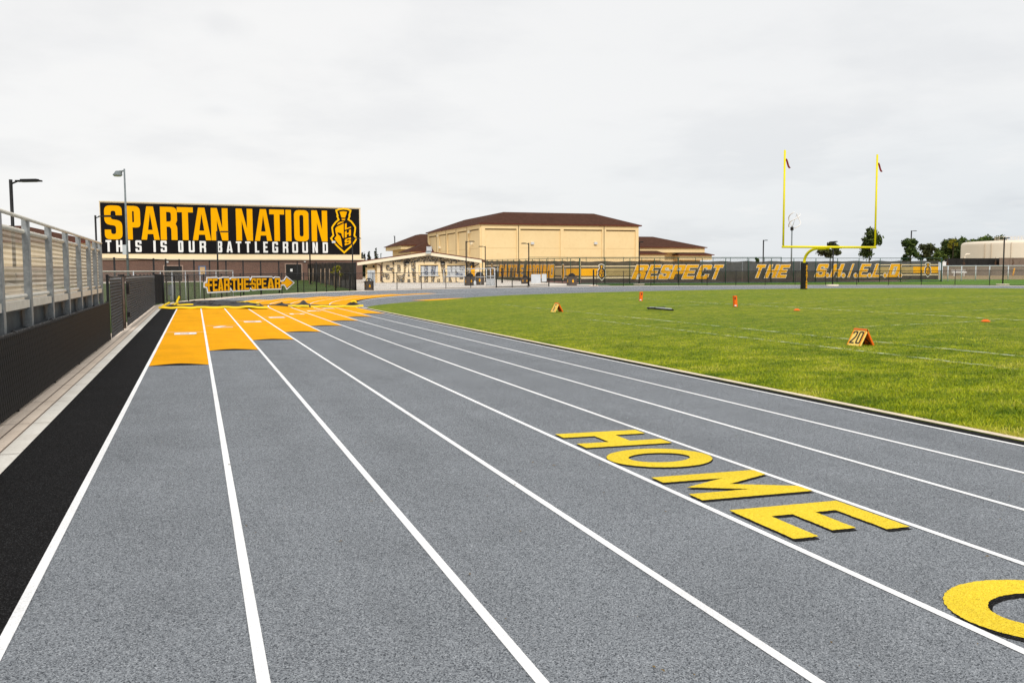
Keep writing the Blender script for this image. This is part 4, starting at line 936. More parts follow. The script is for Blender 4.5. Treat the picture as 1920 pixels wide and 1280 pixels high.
def big_sign():
    t = thing('sign_banner', 'huge black wall sign with gold and white lettering and a shield emblem', 'sign', wall_fn(0, BOTZ, 0.05))
    zt = lambda u: wall_uv(430, 386.3)[1]
    b = MB(); c = [wall_uv(187.3, 382.5), wall_uv(673, 389.5), wall_uv(673.5, 474.6), wall_uv(190.3, 478.2)]
    zT_ = 0.5*(c[0][1]+c[1][1]); zB_ = 0.5*(c[2][1]+c[3][1])
    slab(b, wall_fn, c[0][0], zB_, c[1][0], zT_, 0.0, 0.05); b.build('panel', M['sign_black'], t)
    q = lambda cx, cy: wall_uv(160+cx/3.5556, 360+cy/3.5556)
    rows = [[('S', 128, 246), ('P', 272, 367), ('A', 371, 493), ('R', 500, 612), ('T', 612, 719), ('A', 714, 836), ('N', 838, 950), ('N', 1004, 1115), ('A', 1128, 1242), ('T', 1227, 1326), ('I', 1335, 1372), ('O', 1391, 1489), ('N', 1507, 1612)],
            [('T', 136, 174), ('H', 206, 247), ('I', 283, 299), ('S', 334, 375), ('I', 454, 469), ('S', 502, 543), ('O', 619, 653), ('U', 689, 728), ('R', 762, 804), ('B', 878, 912), ('A', 941, 981), ('T', 1004, 1040), ('T', 1066, 1101), ('L', 1130, 1158), ('E', 1186, 1216), ('G', 1246, 1284), ('R', 1316, 1352), ('O', 1379, 1417), ('U', 1446, 1483), ('N', 1514, 1549), ('D', 1582, 1616)]]
    v1 = 0.5*(q(180, 97)[1]+q(1560, 118)[1]); v0 = 0.5*(q(180, 320)[1]+q(1560, 326)[1])
    b = MB()
    for k_, (ch, x0, x1) in enumerate(rows[0]):
        if k_ == 7: b.build('lettering', M['sign_gold'], t); b = MB()
        u0, u1 = q(x0, 220)[0], q(x1, 220)[0]; w, h = u1-u0, v1-v0
        sw = 0.80 if ch != 'I' else w
        if ch == 'A': sw = 0.70
        b.prism(shift(glyph(ch, w, h, sw, 0.72, 0.75), u0, v0), wall_fn, 0.05, 0.08)
    b.build('lettering', M['sign_gold'], t)
    v1 = 0.5*(q(160, 325)[1]+q(1600, 331)[1]); v0 = 0.5*(q(160, 402)[1]+q(1600, 403)[1]); b = MB()
    for k_, (ch, x0, x1) in enumerate(rows[1]):
        if k_ in (4, 6, 9): b.build('text', M['sign_white'], t); b = MB()
        u0, u1 = q(x0, 365)[0], q(x1, 365)[0]; w, h = u1-u0, v1-v0
        sw = 0.27 if ch != 'I' else w
        b.prism(shift(glyph(ch, w, h, sw, 0.27, 0.18), u0, v0), wall_fn, 0.05, 0.075)
    b.build('text', M['sign_white'], t)
    o, ins, lets = emblem_parts()
    e = lambda c: [wall_uv(590+(577+p[0]*546)/10.67, 370+(670-p[1]*912)/10.67) for p in c]
    O_ = e(o); O_ = O_ if area(O_) > 0 else O_[::-1]
    b = MB(); b.prism([O_, grow(O_, -0.24)], wall_fn, 0.05, 0.08); em = b.build('emblem', M['bright_gold'], t)
    b = MB()
    for c in ins: b.prism([e(c)], wall_fn, 0.05, 0.08)
    for g in lets: b.prism([e(c) for c in g], wall_fn, 0.05, 0.08)
    b.build('helmet_and_initials', M['sign_gold'], em)
    u, v = wall_uv(624.8, 453.8); b = MB(); b.box(wall_fn(u, v, 0.2), 0.5, 0.3, 0.32, bu, bnrm); tag(b.build('floodlight', M['white_box']), 'small white floodlight box mounted on the black sign by the emblem', 'light')
big_sign()

# lower hall behind the bleachers
def hip_roof(t, c, ux, uy, x0, x1, y0, y1, z0, zr, ins, over=0.6, fascia=0.45, m='roof', fm='fascia'):
    """Hip roof over a rectangle in local axes; ins = inset of the flat ridge from each eave."""
    P = lambda x, y, z: np.array([c[0], c[1], 0.0]) + ux*x + uy*y + np.array([0, 0, z])
    X0, X1, Y0, Y1 = x0-over, x1+over, y0-over, y1+over
    ix = min(ins, (X1-X0)/2-0.02); iy = min(ins, (Y1-Y0)/2-0.02)
    a = [P(X0, Y0, z0), P(X1, Y0, z0), P(X1, Y1, z0), P(X0, Y1, z0)]
    d = [P(X0+ix, Y0+iy, zr), P(X1-ix, Y0+iy, zr), P(X1-ix, Y1-iy, zr), P(X0+ix, Y1-iy, zr)]
    b = MB()
    for i in range(4): b.face([a[i], a[(i+1) % 4], d[(i+1) % 4], d[i]])
    b.face(d); rf = b.build('roof', M[m], t)
    f = MB()
    for (xa, ya, xb, yb) in ((X0, Y0, X1, Y0), (X1, Y0, X1, Y1), (X1, Y1, X0, Y1), (X0, Y1, X0, Y0)):
        p, q = P(xa, ya, z0), P(xb, yb, z0); l = np.linalg.norm(q-p); e = (q-p)/l; n = np.array([e[1], -e[0], 0])
        f.box((p+q)/2+n*0.03-np.array([0, 0, fascia/2-0.02]), l+0.12, 0.08, fascia, e, n)
    f.face([v-np.array([0, 0, fascia-0.05]) for v in a]); f.build('fascia', M[fm], rf)
    return rf
def box_wall(t, name, c, ux, uy, x0, x1, y0, y1, z0, z1, m):
    return MB().box(np.array([c[0], c[1], 0.0]) + ux*(x0+x1)/2 + uy*(y0+y1)/2 + np.array([0, 0, (z0+z1)/2]), x1-x0, y1-y0, z1-z0, ux, uy).build(name, M[m], t)
c0 = wall_fn(0, 0, 0)
t = thing('low_hall', 'low cream hall with a wide brown roof behind the bleachers', 'building', c0-bu*20)
ux, uy = bu, -bnrm
zr_, ze_ = CAMH+(514-425.5)/FPX*132, CAMH+(514-452)/FPX*124
box_wall(t, 'wall', c0, ux, uy, -48, -0.6, 1.2, 22, -0.5, ze_-0.2, 'pale_cream')
box_wall(t, 'brick_base', c0, ux, uy, -48.2, -0.5, 1.0, 22.2, -0.5, BRZ-1.0, 'brick')
hip_roof(t, c0, ux, uy, -48, -1.3, 1.0, 22, ze_, zr_, 9.0, over=0.7, fascia=0.3)

# ------------------------------------------------------------------ concession building with the pebble wall
KD = 115.0
k0 = atD(800, 500, KD); k0[2] = 0
def k_uv(px, py):
    p = wall_hit(k0, -CFh, px, py); return float((p-k0)@CRh), float(p[2])
def k_fn(u, v, d): return k0*np.array([1, 1, 0]) + CRh*u + np.array([0, 0, v]) - CFh*d
KZ = k_uv(760, 530.2)[1]
kl, kr = k_uv(715, 500)[0], k_uv(889, 500)[0]; ke = k_uv(903.5, 487)[0]; kp = k_uv(804, 475)[0]; kll = k_uv(684, 500)[0]; kel = k_uv(672, 492)[0]
zp = k_uv(804, 475.5)[1]; zer = k_uv(903, 490)[1]; zel = k_uv(673, 494.5)[1]
roofz = lambda u: zp+(zer-zp)*(u-kp)/(ke-kp) if u > kp else zp+(zel-zp)*(kp-u)/(kp-kel)
t = thing('snack_bar', 'low stone fronted snack bar building with a shallow red brown gable roof', 'building', k_fn(kp, KZ, 0))
b = MB(); b.prism([[(kl, KZ-.6), (kr, KZ-.6), (kr, roofz(kr)-.02), (kp, zp-.02), (kl, roofz(kl)-.02)]], k_fn, -0.3, 0.0); b.build('stone_wall', M['pebble'], t)
b = MB(); b.prism([[(kll, KZ-.6), (kl-0.02, KZ-.6), (kl-0.02, roofz(kl)-.03), (kll, roofz(kll)-.03)]], k_fn, -12, -0.5); b.build('side_wall', M['cream'], t)
b = MB(); b.prism([[(kl, KZ-.6), (ke-0.9, KZ-.6), (ke-0.9, roofz(ke-.9)-.03), (kp, zp-.03), (kl, roofz(kl)-.03)]], k_fn, -12, -0.32); b.build('rear_wall', M['cream'], t)
b = MB(); slab(b, k_fn, ke-0.95, KZ-.6, ke-0.35, roofz(ke-.6)-.02, -0.5, 0.08); slab(b, k_fn, kl-0.55, KZ-.6, kl-0.03, roofz(kl-.3)-.02, -0.45, 0.06); b.build('pillar', M['pale_cream'], t)
# roof: two slopes with cream bargeboard and red brown edge
def roof_slope(ua, ub):
    b = MB(); th = 0.30
    za, zb_ = roofz(ua), roofz(ub)
    b.prism([[(ua, za), (ub, zb_), (ub, zb_+th), (ua, za+th)]], k_fn, -13, 0.85, True); return b
b = roof_slope(kel, kp); b2 = roof_slope(kp+0.002, ke); b.v += b2.v; n0 = len(b.v)-len(b2.v); b.f += [tuple(i+n0 for i in f) for f in b2.f]; b.uv += b2.uv
rf = b.build('roof', M['fascia'], t)
b = MB()
for ua, ub in ((kel, kp), (kp+0.003, ke)):
    za, zb_ = roofz(ua), roofz(ub); b.prism([[(ua, za-0.22), (ub, zb_-0.22), (ub, zb_+0.16), (ua, za+0.16)]], k_fn, 0.70, 0.90)
b.build('bargeboard', M['cream_trim'], rf)
# openings with roll shutters
def shutter(x0, x1, y0, y1):
    (u0, v1), (u1, v0) = k_uv(x0, y0), k_uv(x1, y1)
    d = MB(); slab(d, k_fn, u0, v0, u1, v1, 0.0, 0.02); s = d.build('shutter', M['pebble_blue'], t)
    f = MB(); slab(f, k_fn, u0-.08, v1+.01, u1+.08, v1+0.14, 0, 0.14); slab(f, k_fn, u0-.22, v0-.02, u0-.01, v1+.01, 0.0, 0.06); slab(f, k_fn, u1+.01, v0-.02, u1+.22, v1+.01, 0.0, 0.06); f.build('frame', M['cream'], s)
    f = MB(); slab(f, k_fn, u0, v1-0.10, u1, v1+0.005, 0.02, 0.12); f.build('header', M['dark_trim_shade'], s)
    f = MB(); slab(f, k_fn, u0-.1, v0-.14, u1+.1, v0-.02, 0, 0.2); f.build('counter', M['white_box'], s)
    return (u0, v0, u1, v1)
rects = [shutter(788.5, 821.5, 497, 515.5), shutter(838.5, 872, 497, 516)]
def clip(poly, axis, val, keep_less):
    out = []; n = len(poly)
    for i in range(n):
        a, b_ = poly[i], poly[(i+1) % n]; ia = (a[axis] <= val) == keep_less; ib = (b_[axis] <= val) == keep_less
        if ia: out.append(a)
        if ia != ib:
            k = (val-a[axis])/(b_[axis]-a[axis]); out.append((a[0]+(b_[0]-a[0])*k, a[1]+(b_[1]-a[1])*k))
    return out
lt_in, lt_out = MB(), MB()
zz = lambda cx: 680+cx/6.857
LV1, LV0 = k_uv(760, 491.3)[1], KZ+0.05
for ch, x0, x1 in (('S', 258, 388), ('P', 408, 528), ('A', 534, 650), ('R', 684, 792), ('T', 798, 922), ('A', 918, 1034), ('N', 1062, 1192), ('S', 1206, 1332)):
    u0, u1 = k_uv(zz(x0), 510)[0], k_uv(zz(x1), 510)[0]; w, h = u1-u0, LV1-LV0
    cs = shift(glyph(ch, w, h, w*0.31, h*0.135, w*0.28), u0, LV0)
    flat = [p for c in cs for p in c]
    for tr in tessellate_polygon([[Vector((p[0], p[1], 0)) for p in c] for c in cs]):
        pieces = [[flat[k] for k in tr]]
        for (a0, b0, a1, b1) in rects:
            nxt = []
            for p in pieces:
                for axis, val, less in ((0, a0, True), (0, a1, False), (1, b0, True), (1, b1, False)):
                    o_ = clip(p, axis, val, less)
                    if len(o_) > 2: nxt.append(o_)
                    p = clip(p, axis, val, not less)
                    if len(p) < 3: break
                if len(p) > 2: lt_in.face([k_fn(q[0], q[1], 0.026) for q in p])
            pieces = nxt
        for p in pieces: lt_out.face([k_fn(q[0], q[1], 0.012) for q in p])
lt_out.build('wall_lettering', M['pale_cream'], t)
lt_in.build('shutter_lettering', M['shutter_letter'], t)
for x in (764, 830.5):                                             # round wall lamps
    u, v = k_uv(x, 492.5); c = k_fn(u, v, 0.25); b = MB()
    b.lathe(c-(0, 0, .12), [(0.30, 0.0), (0.32, 0.05), (0.26, 0.18), (0.1, 0.28), (0.02, 0.30)], 16); lp = b.build('wall_lamp', M['black_steel'], t, True)
    b = MB(); b.lathe(c-(0, 0, .12), [(0.001, -0.10), (0.14, -0.08), (0.22, 0.0)], 14); b.build('globe', M['lamp_glass'], lp, True)
u, v = k_uv(805, 474); b = MB(); b.box(k_fn(u, v+0.12, 1.15), 0.66, 0.4, 0.22, CRh, -CFh); gl = b.build('gable_floodlight', M['gray_pole'], t)
b = MB(); b.box(k_fn(u, v-0.05, 1.18), 0.6, 0.34, 0.14, CRh, -CFh); b.build('lens', M['lamp_glass'], gl)
b = MB(); u, v = k_uv(799.5, 467.5); b.box(k_fn(u, v, -4), 0.66, 0.66, 0.75, CRh, -CFh); b.box(k_fn(u, v+0.42, -4), 0.72, 0.72, 0.08, CRh, -CFh); tag(b.build('roof_vent', M['white_box']), 'square white vent box on the snack bar roof', 'vent')
pts = [k_fn(*k_uv(703.5, 491), 0.75), k_fn(*k_uv(704.5, 493.5), 0.7), k_fn(*k_uv(713.5, 497.5), 0.12), k_fn(*k_uv(714.2, 499.5), 0.1), k_fn(*k_uv(714.2, 527), 0.1)]
MB().tube(pts, 0.06, 8).build('downpipe', M['fascia'], t, True)
for x in (700, 686):
    u, v = k_uv(x, 499.3); b = MB(); slab(b, k_fn, u-0.09, v-0.13, u+0.09, v+0.13, -0.5, -0.25); b.build('speaker_box', M['black_steel'], t)
b = MB(); u0, v1 = k_uv(688, 503); u1, v0 = k_uv(702.5, 530); slab(b, k_fn, u0, KZ-0.5, u1, v1, -0.5, -0.1); b.build('service_door', M['cream'], t)
u0, v1 = k_uv(891, 499); u1, v0 = k_uv(899, 505); b = MB(); slab(b, k_fn, u0, KZ, u1, v1, -0.32, -0.2); b.build('side_opening', M['door_dark'], t)
u0, v1 = k_uv(883, 499.5); u1, v0 = k_uv(891, 523); b = MB(); slab(b, k_fn, u0, v0, u1, v1, 0.16, 0.2); b.box(k_fn(u0+.1, v1+.1, .1), .1, .1, .1, CRh); tag(b.build('menu_board', M['banner_gold']), 'orange gold board standing at the corner of the snack bar', 'board')
b = MB(); b.tube([k_fn(*k_uv(884, 504.5), 0.2), k_fn(*k_uv(889, 500), 0.4), k_fn(*k_uv(899, 494), 0.7)], 0.06, 8)
b.tube([k_fn(*k_uv(886.5, 501), 0.25), k_fn(*k_uv(887.5, 490), 0.25)], 0.08, 8); b.tube([k_fn(*k_uv(892, 492), 0.5), k_fn(*k_uv(894, 488), 0.5)], 0.05, 8)
tag(b.build('awning_arm', M['black_steel']), 'black angled awning arm at the right end of the snack bar wall', 'bracket')
p = atD(696.5, 526, 98); zc = float(zG(p[0], p[1]))
t = thing('electric_cabinet', 'pale grey electric cabinet standing by the snack bar side wall', 'cabinet', (p[0], p[1], zc))
MB().box((p[0], p[1], zc+0.85), 0.75, 0.6, 1.7, CRh, CFh).build('body', M['silver'], t); MB().box(p*np.array([1, 1, 0])-CFh*0.31+(0, 0, zc+0.85), 0.03, 0.02, 1.6, CRh, CFh).build('door_seam', M['gray_pole'], t)

# galvanised barrier rails beside the snack bar
def barrier(x0, x1, ytop, D0, D1, label, gate=False):
    a, c = atD(x0, ytop, D0), atD(x1, ytop+2.0, D1); za, zc = float(zG(a[0], a[1])), float(zG(c[0], c[1])); zt = min(a[2], c[2])
    t = thing('steel_railing', label, 'railing', (a[0], a[1], za)); n = 9
    MB().tube([(a[0], a[1], zt), (c[0], c[1], zt)], 0.045, 8).build('top_rail', M['silver'], t, True)
    MB().tube([(a[0], a[1], zt-0.9), (c[0], c[1], zt-0.9)], 0.03, 8).build('middle_rail', M['silver'], t, True)
    for i in range(n):
        k = i/(n-1); q = a+(c-a)*k; MB().tube([(q[0], q[1], za-0.05), (q[0], q[1], zt)], 0.04 if i % 4 == 0 else 0.02, 8).build('post', M['silver'], t, True)
    return t
barrier(832, 912, 501.5, 104, 97, 'galvanised steel queue railing in front of the snack bar wall')
a, c = atD(912, 503, 97), atD(927.5, 503.5, 95.5); za = float(zG(a[0], a[1])); t = thing('steel_gate', 'galvanised steel gate with a solid lower panel beside the snack bar', 'gate', (a[0], a[1], za))
zt = a[2]; ctr = (a+c)/2
for q in (a, ctr, c): MB().tube([(q[0], q[1], za-.05), (q[0], q[1], zt)], 0.05, 8).build('stile', M['silver'], t, True)
for z in (zt, zt-0.85, za+0.75, za+0.1): MB().tube([(a[0], a[1], z), (c[0], c[1], z)], 0.045, 8).build('rail', M['silver'], t, True)
d_ = (c-a); d_[2] = 0; w_ = np.linalg.norm(d_); d_ /= w_; MB().box((ctr[0], ctr[1], za+0.42), w_-0.1, 0.03, 0.6, d_, np.array([-d_[1], d_[0], 0])).build('kick_panel', M['white_box'], t)

# ------------------------------------------------------------------ big cream gymnasium
GD = 150.0
gc = atD(902.5, 500, GD); gc[2] = 0
_ga = R(19.0); gx = CRh*math.cos(_ga)+CFh*math.sin(_ga); gy = np.array([-gx[1], gx[0], 0])
GW = float((wall_hit(gc, gy, 1196, 460)-gc)@gx); GL = float((wall_hit(gc, gx, 804, 460)-gc)@gy)
ZE = CAMH+(510.9-419)/FPX*GD; ZB = 0.4
t = thing('gymnasium', 'big tall cream gymnasium with a brown hip roof behind the fence banner', 'building', gc+(0, 0, ZB))
box_wall(t, 'wall', gc, gx, gy, 0.0, GW, 0.0, GL, ZB-1, ZE-0.1, 'cream')
f_fn = lambda u, v, d: gc+gx*u-gy*d+np.array([0, 0, v])
l_fn = lambda u, v, d: gc+gy*u-gx*d+np.array([0, 0, v])
def front_u(px):
    p = wall_hit(gc, gy, px, 460); return float((p-gc)@gx)
def left_u(px):
    p = wall_hit(gc, gx, px, 460); return float((p-gc)@gy)
zband = wall_hit(gc, gy, 1000, 429.5)[2]; zlow = ZB-1
def relief(fn, umax, edges):
    """Raised frame round recessed panels: top band plus pilasters between panel edges."""
    b = MB(); slab(b, fn, -0.02, zband, umax+0.02, ZE-0.12, 0.0, 0.22)
    xs = [-0.02]+[e for pr_ in edges for e in pr_]+[umax+0.02]
    for i in range(0, len(xs), 2): slab(b, fn, xs[i], zlow, xs[i+1], zband-0.003, 0.0, 0.22)
    b.build('raised_frame', M['cream'], t)
    j = MB()
    for a_, b_ in edges: slab(j, fn, a_+0.05, zband-0.16, b_-0.05, zband-0.004, 0.0, 0.10)  # dark strips paint the shade under the top band into each recess
    j.build('reveal_shade', M['dark_trim_shade'], t)
    j = MB()
    for a_, b_ in edges: slab(j, fn, a_+0.01, (zband+2)*0.52, b_-0.01, (zband+2)*0.52+0.05, 0.0, 0.012)
    j.build('control_joint', mat('joint', (0.62, 0.44, 0.22), 0.9), t)
fe = [tuple(front_u(p) for p in q) for q in ((909, 968), (975, 1050), (1056, 1128), (1135.5, 1190.5))]
relief(f_fn, GW, fe)
le = sorted(tuple(sorted((left_u(p[0]), left_u(p[1])))) for p in ((880, 901), (860, 877), (840, 856), (825, 838), (806, 820)))
le = [(max(0.6, a_), b_) for a_, b_ in le if b_ < GL-0.3]
relief(l_fn, GL, le)
for px in (971.5, 1131.5):
    u = front_u(px); jb = MB(); slab(jb, f_fn, u-0.05, zlow, u+0.05, ZE-0.3, 0.22, 0.26); jb.build('downspout', M['dark_trim_shade'], t)
for px in (820.5, 838.5, 857.5, 878):
    u = left_u(px); jb = MB(); slab(jb, l_fn, u-0.05, zlow, u+0.05, ZE-0.3, 0.22, 0.26); jb.build('downspout', M['dark_trim_shade'], t)
for px in (997.5, 1116):
    u = front_u(px); z = wall_hit(gc, gy, px, 456)[2]; b = MB(); slab(b, f_fn, u-0.28, z-0.2, u+0.28, z+0.2, 0.0, 0.35); b.build('wall_light', M['white_box'], t)
for px, py in ((826, 463.5), (886, 456), (823, 441.5), (882, 434.5)):
    u = left_u(px); z = wall_hit(gc, gx, px, py)[2]; b = MB(); slab(b, l_fn, u-0.3, z-0.25, u+0.3, z+0.2, 0.0, 0.4); b.build('wall_light', M['cream_trim'], t)
# ridge inset from the picture of the near roof corner
best = None
for ins in np.arange(2, 13, 0.1):
    q = gc+gx*(ins-0.45)+gy*(ins-0.45); d = q-CAM0; X = CFh
    # image column and row of the ridge corner at height z
    for z in np.arange(ZE+0.5, ZE+6, 0.1):
        v = np.array([q[0], q[1], z])-CAM0; px = 960+FPX*(v@CR)/(v@CF); py = 640-FPX*(v@CU)/(v@CF)
        e = (px-943.6)**2+(py-397)**2
        if best is None or e < best[0]: best = (e, ins, z)
hip_roof(t, gc, gx, gy, 0, GW, 0, GL, ZE, best[2], best[1], over=0.45, fascia=0.22)

def wing(name, label, corner_px, D, w, l, eave_y, ridge_dz, ins, hor, drop=1.0, band=True):
    c = atD(corner_px, 500, D); c[2] = 0; ze = CAMH+(hor-eave_y)/FPX*D
    t = thing(name, label, 'building', c+(0, 0, 0.4)); x0, x1 = (0, w) if w > 0 else (w, 0)
    box_wall(t, 'wall', c, gx, gy, x0+1.6, x1-1.6, 1.6, l, -0.5, ze-0.3, 'cream')
    box_wall(t, 'eave_band', c, gx, gy, x0, x1, 0, l, ze-drop, ze-0.12, 'cream')
    hip_roof(t, c, gx, gy, x0, x1, 0, l, ze, ze+ridge_dz, ins, over=0.3, fascia=0.16)
    return t, c, ze
def along_left(px, c): return float((wall_hit(c, gx, px, 460)-c)@gy)
_c = atD(752, 500, 192)
wing('gym_wing', 'low cream wing with a brown hip roof left of the gymnasium', 752, 192, 16.0, along_left(723, _c), 459.5, 2.55, 6.0, 511.8, drop=0.9)
wing('gym_wing', 'low cream wing with a brown hip roof right of the gymnasium', 1321, 172, -30.0, 24, 464.0, 2.2, 7.5, 509.2)
wing('entry_porch', 'small cream porch with a low brown hip roof between gymnasium and left wing', 771, 179, 12.0, 10, 471.0, 2.1, 4.9, 511.6, drop=1.6)
wing('entry_porch', 'small cream porch with a low brown roof right of the gymnasium corner', 1246, 168, -8.0, 8, 475.8, 1.4, 3.6, 509.5, drop=1.2)
wing('entry_porch', 'small brown roofed cream porch at the far end of the right wing', 1334.5, 172, -7.0, 8, 477.5, 0.9, 3.0, 509, drop=1.0)

# ------------------------------------------------------------------ tennis court fence with printed windscreens
TC_ = atD(1087, 530, 103); TRt = atD(1764.5, 530, 116); TLf = atD(905, 520, 146)
for p in (TC_, TRt, TLf): p[2] = 0
TZ1 = CAMH+(510-484.5)/FPX*103
def fence_frame(a, b_):
    u = b_-a; L_ = float(np.linalg.norm(u)); u = u/L_; n = np.array([u[1], -u[0], 0]); n = n if n@CFh < 0 else -n
    return u, n, L_
court = MB(); cn = np.array([0, 0, 0.0])
def court_sheet(name, off0, off1, lift, m):
    u, n, L_ = fence_frame(TC_, TRt); P = np.zeros((30, 2, 3))
    for i in range(30):
        for j, o_ in enumerate((off0, off1)):
            q = TC_+u*(L_*i/29)-n*o_; P[i, j] = (q[0], q[1], float(zG(q[0], q[1]))+lift)
    struct(MB().grid(P).build(name, m))
court_sheet('court', -0.3, 5.0, 0.02, M['court_green']); court_sheet('court', 5.0, 34, 0.03, M['court_red'])
def tennis_fence(a, b_, label, za, zb_, top, sb0, sb1, spacing=3.05, ends=True):
    """Green mesh fence; screen cloth hung between sb0 and sb1 (heights above its base)."""
    u, n, L_ = fence_frame(a, b_); t = thing('court_fence', label, 'fence', a+(0, 0, za)); k = int(round(L_/spacing)); up = np.array([0, 0, 1.0])
    for i in range(k+1):
        q = a+u*L_*i/k; z = za+(zb_-za)*i/k
        MB().tube([q+up*(z-.1), q+up*(top(i/k)+0.03)], 0.075 if i in (0, k) else 0.042, 8).build('post', M['dark_green'], t, True)
    MB().tube([a+up*top(0), b_+up*top(1)], 0.035, 8).build('top_rail', M['dark_green'], t, True)
    MB().tube([a+up*(za+0.08), b_+up*(zb_+0.08)], 0.03, 8).build('bottom_rail', M['dark_green'], t, True)
    b = MB(); b.face([a+up*za, b_+up*zb_, b_+up*top(1), a+up*top(0)], [(0, 0), (L_, 0), (L_, 3), (0, 3)]); b.build('mesh', M['mesh_green'], t)
    return t, u, n, L_
fr_za, fr_zb = 0.21, 0.26
t, fu, fn_, FL = tennis_fence(TC_, TRt, 'long green tennis court fence running behind the goalpost', fr_za, fr_zb, lambda k: TZ1+0.02-0.0*k, 0, 0)
tl, lu, ln, LL = tennis_fence(TC_+fn_*0.0-lu if False else TC_-0.02*fu, TLf, 'green tennis court fence turning back towards the snack bar', 0.21, 0.70, lambda k: TZ1+0.03+0.45*k, 0, 0)
back0, back1 = TC_-fn_*34+fu*4, TRt-fn_*34-fu*2
tb, _, _, _ = tennis_fence(back0, back1, 'far green tennis court fence on the other side of the court', 0.55, 0.55, lambda k: 3.9, 0, 0)
def F_uv(px, py):
    p = wall_hit(TC_-fn_*0.16, fn_, px, py); return float((p-TC_)@fu), float(p[2])
def F_fn(u, v, d): return TC_+fu*u+np.array([0, 0, v])+fn_*(-0.16+d)
def L_uv(px, py):
    p = wall_hit(TC_-ln*0.16, ln, px, py); return float((p-TC_)@lu), float(p[2])
def L_fn(u, v, d): return TC_+lu*u+np.array([0, 0, v])+ln*(-0.16+d)
def cloth(name, label, fn, uvf, x0, x1, y0, y1, y0b=None, y1b=None, nseg=40):
    """Hung cloth between picture columns, sagging a little between its ties."""
    t = thing(name, label, 'banner', fn(*uvf(x0, (y0+y1)/2), 0))
    (u0, v0), (u1, v1) = uvf(x0, y0), uvf(x1, y0b if y0b else y0); (_, w0), (_, w1) = uvf(x0, y1), uvf(x1, y1b if y1b else y1)
    P = np.zeros((nseg+1, 2, 3)); UV = np.zeros((nseg+1, 2, 2))
    for i in range(nseg+1):
        k = i/nseg; u = u0+(u1-u0)*k; sag = 0.05*abs(math.sin(u*math.pi/3.05))+0.03*math.sin(u*1.7)
        P[i, 0] = fn(u, w0+(w1-w0)*k, 0); P[i, 1] = fn(u, v0+(v1-v0)*k-sag, 0); UV[i] = [(u, 0), (u, 2)]
    MB().grid(P, UV).build('screen', M['banner_cloth'], t); return t
def rimmed(cs, ol):
    """Outline of a letter: grown outside, with its counters kept open but a little smaller."""
    out = [grow(cs[0], ol)]
    for c in cs[1:]:
        q = c if area(c) > 0 else c[::-1]; k = grow(q, -ol); out.append((k if area(k) > 0.2*area(q) else q)[::-1])
    return out
def word(t, fn, uvf, letters, yt, yb, shear, a, bb, r, name='lettering', ol=0.055, mo='banner_white', mf='banner_gold', spur=True, d0=0.02):
    bo, bf = MB(), MB()
    for ch, x0, x1 in letters:
        (u0, v0), (u1, v1) = uvf(x0, yb), uvf(x1, yt); rev = u1 < u0
        if rev: u0, u1 = u1, u0
        w, h = u1-u0, v1-v0; cs = glyph(ch, w, h, w*a, h*bb, w*r)
        if spur and ch in 'ERPHITBFLD' :                        # small pointed serif on the upper left
            o_ = cs[0]; i_ = max(range(len(o_)), key=lambda q: (o_[q][1]-o_[q][0]*1e-3 if o_[q][0] < w*0.05 else -9)); 
            if ch not in 'IT': o_ = o_[:i_]+[(o_[i_][0], o_[i_][1]-h*0.12), (o_[i_][0]-w*0.14, o_[i_][1])]+o_[i_+1:] if False else o_
            cs[0] = o_
        sgn = -1 if rev else 1
        mp = (lambda c: [((u1-(p[0]) if rev else u0+p[0])+sgn*shear*(p[1]), v0+p[1]) for p in c])
        cs = [mp(c) for c in cs]; cs = [c if (area(c) > 0) == (k == 0) else c[::-1] for k, c in enumerate(cs)]
        bo.prism(rimmed(cs, ol), fn, d0, d0); bf.prism(cs, fn, d0+0.02, d0+0.02)
        if ch in 'O0DPRBA' and len(cs) > 1: pass
    o = bo.build('letter_outline', M[mo], t); bf.build(name, M[mf], t)
def small_emblem(t, fn, uvf, x0, x1, y0, y1, d0=0.03):
    o, ins, lets = emblem_parts(); (ua, vb), (ub, va) = uvf(x0, y1), uvf(x1, y0)
    uc, vc, w, h = (ua+ub)/2, (vb+va)/2, ub-ua, va-vb
    mp = lambda c: [(uc+p[0]*w, vc+p[1]*h) for p in c]
    O_ = mp(o); O_ = O_ if area(O_) > 0 else O_[::-1]
    b = MB(); b.prism([grow(O_, 0.09)], fn, d0, d0); e = b.build('emblem_border', M['banner_white'], t)
    b = MB(); b.prism([O_], fn, d0+0.02, d0+0.02); b.build('emblem_shield', M['banner_cloth'], e)
    b = MB()
    for c in ins: b.prism([mp(c)], fn, d0+0.04, d0+0.04)
    for g in lets: b.prism([mp(c) for c in g], fn, d0+0.04, d0+0.04)
    b.build('emblem_helmet', M['banner_gold'], e)
def stripes(t, fn, uvf, x0, x1, rows, m, name='stripe', d=0.008):
    b = MB()
    for y0, y1 in rows:
        (u0, v1), (u1, v0) = uvf(x0, y0), uvf(x1, y1); u0, u1 = min(u0, u1), max(u0, u1); b.prism(rect(u0, v0, u1, v1), fn, d, d)
    b.build(name, M[m], t)

